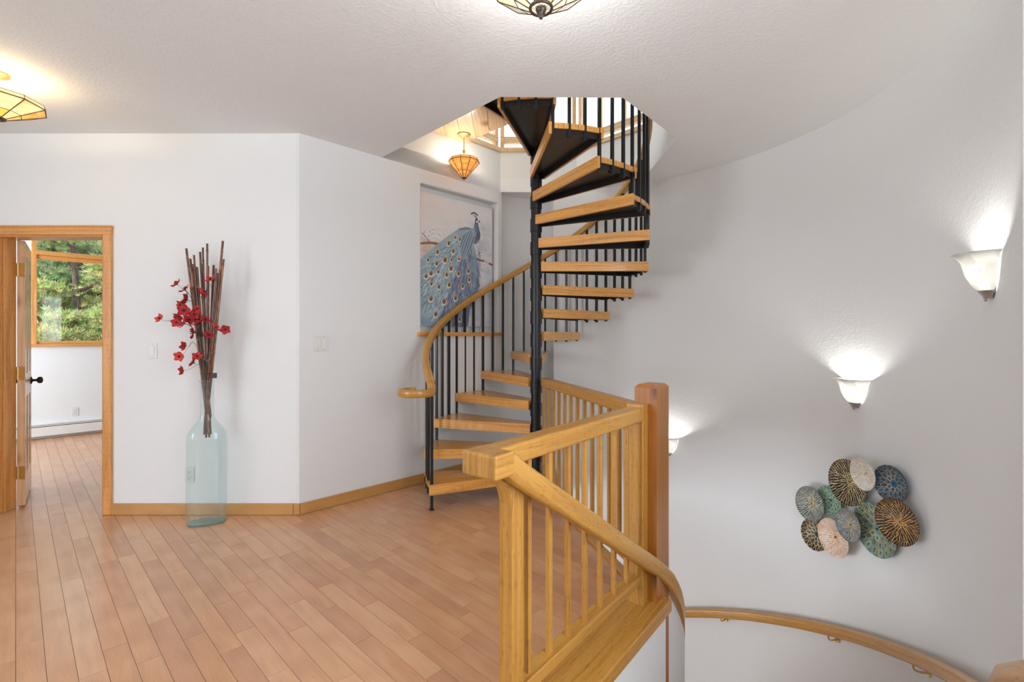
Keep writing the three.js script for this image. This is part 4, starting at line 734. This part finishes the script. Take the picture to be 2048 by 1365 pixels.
{ // tip: place across and height; each cane leans out of the neck
  const tips = [[372.6, 497.3, 3], [380.6, 517.8, 1], [385.3, 528.5, 3], [387.8, 510.3, 2], [394, 534.2, 0], [400.2, 504.1, 1], [405.7, 495.4, 0], [414.4, 487.4, 1], [416.2, 532, 3], [427.4, 530.5, 2], [432.1, 537.2, 0], [434, 546, 2], [445.8, 482, 1], [447.3, 518.5, 3]];
  const r = rngOf(31), order = ['leftmost', 'second', 'third', 'fourth', 'fifth', 'sixth', 'seventh', 'eighth', 'ninth', 'tenth', 'eleventh', 'twelfth', 'thirteenth', 'rightmost'];
  tips.forEach(([px, py, mi], i) => {
    const dd = (r() - 0.5) * 0.09, D = BO[1] + dd, top = P((px - 1024) / 952 * D, 1.32 - (py - 671) * D / 952, D), f = (i / 13 - 0.5), lowY = [0.62, 0.7, 0.74, 0.66, 0.6][i % 5];
    const na = BO[0] + f * 0.05 + (r() - 0.5) * 0.006, nd = BO[1] + dd * 0.32 + ((i % 3) - 1) * 0.008, neck = P(na, 1.0, nd), dir = top.clone().sub(neck), low = neck.clone().addScaledVector(dir, (lowY - 1.0) / dir.y);
    low.x = clamp(low.x, BO[0] - 0.02, BO[0] + 0.02); low.z = clamp(low.z, -BO[1] - 0.018, -BO[1] + 0.018);
    const ax = top.clone().sub(low), L = ax.length(), rr = (i === 3 || i === 6 ? 0.0052 : 0.0068) + r() * 0.0012, prof = [new THREE.Vector2(0, 0), new THREE.Vector2(rr * 0.9, 0.001)]; let y = 0.08 + r() * 0.1;
    while (y < L - 0.03) { prof.push(new THREE.Vector2(rr, y - 0.006), new THREE.Vector2(rr * 1.22, y - 0.001), new THREE.Vector2(rr * 1.22, y + 0.001), new THREE.Vector2(rr * 0.96, y + 0.005)); y += 0.13 + r() * 0.12; }
    prof.push(new THREE.Vector2(rr, L - 0.001), new THREE.Vector2(0, L));
    const geo = new THREE.LatheGeometry(prof, 9), uv = geo.attributes.uv, p = geo.attributes.position; for (let k = 0; k < uv.count; k++) uv.setXY(k, uv.getX(k) * 0.15 + i * 0.13, p.getY(k) * 0.35 + i * 0.2);
    const m = single('bamboo_cane', geo, caneMats[mi], `dark brown bamboo cane in the glass bottle, ${i === 0 || i === 13 ? order[i] + ' of the cane tips' : order[i] + ' cane tip from the left'}`, 'bamboo cane', 'bamboo canes in the glass bottle');
    m.position.copy(low); m.quaternion.setFromUnitVectors(V(0, 1, 0), ax.normalize());
  });
}
{ // artificial red blossom sprays
  const petal = (() => { // one flower: five cupped petals round +y
    const T = new Tris();
    for (let k = 0; k < 5; k++) { const a = k / 5 * 2 * Math.PI, pt = (u, w) => { const q = 0.028 * u, s = w * 0.0135 * Math.sin(Math.PI * Math.min(1, 0.12 + u * 0.78)), h = 0.004 + 0.012 * u * u - 0.004 * Math.abs(w) * u; return V(Math.cos(a) * q - Math.sin(a) * s, h, Math.sin(a) * q + Math.cos(a) * s); };
      for (let i = 0; i < 4; i++) for (const [w0, w1] of [[-1, 0], [0, 1]]) T.quad(pt(i / 4, w0), pt((i + 1) / 4, w0), pt((i + 1) / 4, w1), pt(i / 4, w1), V(0, 1, 0), [0, 0], [0, 0], [0, 0], [0, 0]); }
    return T.build();
  })();
  const heart = (() => { const l = [new THREE.SphereGeometry(0.0035, 8, 6)]; for (let i = 0; i < 6; i++) { const a = i * 1.05; l.push(new THREE.TubeGeometry(new THREE.LineCurve3(V(0, 0, 0), V(Math.cos(a) * 0.007, 0.012, Math.sin(a) * 0.007)), 1, 0.0008, 4, false)); } l.push(new THREE.ConeGeometry(0.006, 0.014, 8).rotateX(Math.PI).translate(0, -0.004, 0)); const g = merged(l); g.translate(0, 0.004, 0); return g; })();
  const red = [[0.54, 0.022, 0.025], [0.4, 0.012, 0.018], [0.66, 0.05, 0.042]].map((c) => phys({ color: C(...c), roughness: 0.6, side: THREE.DoubleSide, sheen: 0.3, sheenColor: C(0.8, 0.2, 0.2) })), dark = std({ color: C(0.06, 0.02, 0.015), roughness: 0.7 }), stemM = std({ color: C(0.1, 0.075, 0.05), roughness: 0.7 });
  const r = rngOf(9), at = (px, py, dd) => { const D = BO[1] - 0.03 + dd; return P((px - 1024) / 952 * D, 1.32 - (py - 671) * D / 952, D); };
  const sprays = [
    ['red blossom spray with two flowers at the top left of the bouquet', [[410, 735], [398, 650], [385, 600], [372, 583]], [[354.7, 569.5, 1.3], [371, 581, 1.4], [374.6, 600.6, 1.7], [362, 609.4, 1.1]]],
    ['red blossom spray crowded at the middle left of the bamboo', [[411, 735], [402, 690], [392, 650], [376, 625]], [[368.5, 621.8, 1.5], [358.4, 631.8, 1.3], [379.6, 638, 1.4], [388.3, 629.3, 1.3], [392, 619.3, 1.1], [369.6, 648, 1.4]]],
    ['red blossom spray whose single flower reaches farthest to the left', [[412, 735], [400, 690], [380, 652], [350, 643], [335, 642]], [[321, 638, 1.2], [353.4, 645.5, 1.2]]],
    ['red blossom spray in front of the bamboo canes', [[413, 735], [411, 690], [404, 655], [410, 600], [417, 572]], [[399.5, 648, 1.7], [409.5, 641.7, 1.3], [389.5, 665.4, 1.7], [409.5, 582, 1.6], [404.6, 589, 1.3], [422, 560.8, 1.3], [417, 671.6, 1.2]]],
    ['red blossom spray whose flower sticks out farthest to the right', [[415, 735], [420, 690], [424, 662], [440, 655]], [[429.4, 656.7, 1.2], [450.5, 659.2, 1.2]]],
    ['low drooping red blossom spray just above the bottle neck at left', [[412, 742], [402, 725], [392, 690], [384, 684]], [[369.6, 692.8, 1.2], [359.7, 712.7, 1.3], [388.3, 726.4, 1.3], [394.5, 714, 1.2], [366, 741.3, 1.2]]],
  ];
  for (const [label, stem, flowers] of sprays) {
    const g = thing('blossom_spray', label, 'flower spray'), sp = stem.map(([a, b]) => at(a, b, 0)); sp[0].set(BO[0] + (r() - 0.5) * 0.02, 0.97, -BO[1] + 0.025);
    mesh('stem', tube(sp, 0.0016, 6, 6), stemM, g);
    for (const [px, py, s] of flowers) {
      const q = at(px, py, (r() - 0.5) * 0.03 - 0.015), near = sp.slice(1).reduce((a, b) => (b.distanceTo(q) < a.distanceTo(q) ? b : a));
      const away = q.clone().sub(near); const d = away.lengthSq() > 1e-6 ? away.normalize() : V(0, 0, 1); d.multiplyScalar(1.1).add(V((r() - 0.5) * 1.9, (r() - 0.35) * 1.5, (r() - 0.25) * 1.1)).normalize();
      const f = mesh('blossom', petal, red[Math.floor(r() * 3)], g); f.position.copy(q); f.quaternion.setFromUnitVectors(V(0, 1, 0), d); f.rotateY(r() * 6); f.scale.setScalar(s * 1.02);
      mesh('blossom_heart', heart, dark, f);
      mesh('flower_stalk', tube([q, q.clone().addScaledVector(d, -0.03), near], 0.001, 5, 5), stemM, g);
    }
    based(g, sp[0].x, sp[0].y, sp[0].z);
  }
  const g = thing('fairy_light_string', 'thin copper wire light string with a small black battery box clipped at the bottle mouth', 'string lights'), pts = [];
  for (let i = 0; i <= 60; i++) { const t = i / 60, a = t * 5.2 * Math.PI, rr = lerp(0.05, 0.075, t) * (0.9 + 0.2 * Math.sin(i * 1.7)); pts.push(P(BO[0] + Math.cos(a) * rr, 1.02 + t * 0.45 + 0.02 * Math.sin(i * 0.9), BO[1] + Math.sin(a) * rr * 0.7)); }
  mesh('wire', tube(pts, 0.0009, 5, 3), std({ color: C(0.75, 0.6, 0.45), roughness: 0.35, metalness: 0.8 }), g);
  mesh('battery_box', obox(BO[0] + 0.055, 1.037, BO[1] - 0.01, 0.034, 0.036, 0.02, 0.2, 0.003), M.slot, g);
  mesh('loose_wire', tube([P(BO[0] + 0.055, 1.03, BO[1]), P(BO[0] + 0.09, 1.0, BO[1] - 0.02), P(BO[0] + 0.1, 1.04, BO[1]), P(BO[0] + 0.07, 1.08, BO[1])], 0.0008, 5, 6), std({ color: C(0.75, 0.68, 0.6), roughness: 0.35, metalness: 0.6 }), g);
  based(g, BO[0], 1.01, -BO[1]);
}

// ---------------------------------------------------------------- outdoors: hillside and pinyon trees beyond the window
{
  const g = new THREE.PlaneGeometry(60, 60, 60, 60), p = g.attributes.position, uv = g.attributes.uv;
  const hillY = (a, b) => -3.1 + b * 0.25 + (nA(a * 0.3 + 50, b * 0.3 + 50, 64, 64) + nB(a + 90, b + 50, 64, 64) * 0.4) * 0.7;   // b metres up the slope, a across it
  for (let i = 0; i < p.count; i++) { const a = p.getX(i), b = p.getY(i) + 30; p.setXYZ(i, a, hillY(a, b), -b); uv.setXY(i, a * 0.4, b * 0.4); }
  g.computeVertexNormals(); g.rotateY(Math.PI / 4); g.translate(-6.9, 0, -7.3);
  const hillMap = texture(256, 256, (u, v) => { const k = nA(u * 20, v * 20, 20, 20), q = nB(u * 60, v * 60, 60, 60), m = 0.6 + 0.4 * q; return [m * lerp(0.62, 0.95, k), m * lerp(0.66, 0.86, k), m * lerp(0.42, 0.68, k)]; }, true, 1, 1);
  struct('hillside', g, std({ color: C(0.75, 0.72, 0.62), map: hillMap, roughness: 0.95 }), 'dry grassy hillside outside the window', 'ground');
  const r = rngOf(404), tuft = (() => { const T = new Tris(); for (let i = 0; i < 16; i++) { const a = r() * 6.28, e = 0.1 + r() * 1.3, d = V(Math.cos(a) * Math.cos(e), Math.sin(e), Math.sin(a) * Math.cos(e)), s = V(-Math.sin(a), 0, Math.cos(a)).multiplyScalar(0.006), l = 0.055 + r() * 0.05; T.tri(s, s.clone().negate(), d.clone().multiplyScalar(l)); } return T.build(); })();
  const green = [[0.4, 0.44, 0.18], [0.28, 0.38, 0.18], [0.52, 0.5, 0.22]].map((c) => phys({ color: C(...c), roughness: 0.9, transmission: 0.3, thickness: 0, side: THREE.DoubleSide })), bark = std({ color: C(0.16, 0.12, 0.1), map: barkMap, roughness: 0.95 });
  const trees = [ // X, D, height, spread, lean, foliage amount, tone
    [-8.15, 9.2, 5.6, 1.35, [-0.25, 0.1], 9000, 0, 'gnarled forked pine nearest the window'],
    [-9.6, 9.9, 5.8, 1.4, [0.35, -0.1], 9000, 1, 'dark bending pine left of the forked pine'],
    [-9.0, 11.6, 6.2, 1.7, [0.1, 0.2], 9000, 2, 'yellow-green pine behind the forked pine'],
    [-11.1, 11.9, 6.2, 1.7, [0.15, 0], 8000, 0, 'bushy pine at the left of the window view'],
    [-10.6, 14.2, 6.4, 2.1, [-0.1, 0.1], 8000, 1, 'pine further up the slope at the right'],
    [-13.2, 15.2, 6.6, 2.2, [0, 0.1], 8000, 2, 'pine further up the slope at the left'],
    [-7.6, 11.2, 5.8, 1.5, [0.1, 0.1], 7000, 1, 'pine at the right edge of the window view'],
    [-12.6, 18.2, 7.2, 2.6, [0.1, 0.1], 8000, 0, 'pine high on the slope behind the others']];
  trees.forEach(([X, D, h, sp, lean, n, tone, label]) => {
    const qx = X + 6.9, qz = D - 7.3, y = hillY((qx + qz) * Math.SQRT1_2, (qz - qx) * Math.SQRT1_2) - 0.05;
    const g = thing('pine_tree', label + ', outdoors', 'tree', 'pines on the hillside'), limbs = [], tipsAt = [];
    const limb = (a, b, r0, depth) => {
      const m = a.clone().lerp(b, 0.5).add(V((r() - 0.5), (r() - 0.5) * 0.5, (r() - 0.5)).multiplyScalar(a.distanceTo(b) * 0.28)), c = new THREE.CatmullRomCurve3([a, m, b]), T = new THREE.TubeGeometry(c, 8, r0, 7, false), p = T.attributes.position;
      for (let i = 0; i <= 8; i++) { const q = c.getPointAt(i / 8), k = lerp(1, 0.5, i / 8); for (let j = 0; j <= 7; j++) { const v = i * 8 + j; p.setXYZ(v, q.x + (p.getX(v) - q.x) * k, q.y + (p.getY(v) - q.y) * k, q.z + (p.getZ(v) - q.z) * k); } }
      limbs.push(T); for (let i = 2; i <= 8; i++) tipsAt.push([c.getPointAt(i / 8), depth]);
      if (depth < 3) for (let i = 0; i < (depth ? 4 : 9); i++) { const t = 0.3 + 0.7 * r(), q = c.getPointAt(t), az = r() * 6.28, l = (depth ? 0.5 : 0.8) * sp * (1.15 - t * 0.5) * (0.5 + r() * 0.6) * Math.pow(0.62, depth); limb(q, q.clone().add(V(Math.cos(az) * l, l * (0.1 + r() * 0.55), Math.sin(az) * l)), r0 * lerp(0.55, 0.35, r()), depth + 1); }
    };
    const foot = V(0, -0.3, 0), fork = V(lean[0] * 0.4, h * 0.32, lean[1] * 0.4);
    limb(foot, fork, 0.1, 2.5); limb(fork, V(lean[0] * 2 + 0.25, h * 0.95, lean[1]), 0.08, 0); limb(fork, V(lean[0] * 2 - 0.6, h * 0.8, lean[1] + 0.2), 0.07, 0);
    mesh('trunk', merged(limbs), bark, g);
    const f = new THREE.InstancedMesh(tuft, green[tone], n), q = new THREE.Quaternion(), mt = new THREE.Matrix4(), cands = tipsAt.filter((t) => t[1] >= 1 && t[1] !== 2.5); f.name = 'needles'; f.userData.kind = 'stuff';
    for (let i = 0; i < n; i++) { const [c] = cands[Math.floor(r() * cands.length)], o = V(r() - 0.5, r() - 0.4, r() - 0.5).multiplyScalar(0.34), s = 0.8 + r() * 0.9; q.setFromEuler(new THREE.Euler((r() - 0.5) * 1.6, r() * 6.28, (r() - 0.5) * 1.6)); mt.compose(c.clone().add(o), q, V(s, s, s)); f.setMatrixAt(i, mt); f.setColorAt(i, C(0.75 + r() * 0.5, 0.8 + r() * 0.4, 0.7 + r() * 0.5)); }
    g.add(f); g.position.copy(P(X, y, D));
  });
}

scene.traverse((o) => { if (o.isMesh) { o.castShadow = true; o.receiveShadow = true; } });
renderer.render(scene, camera);
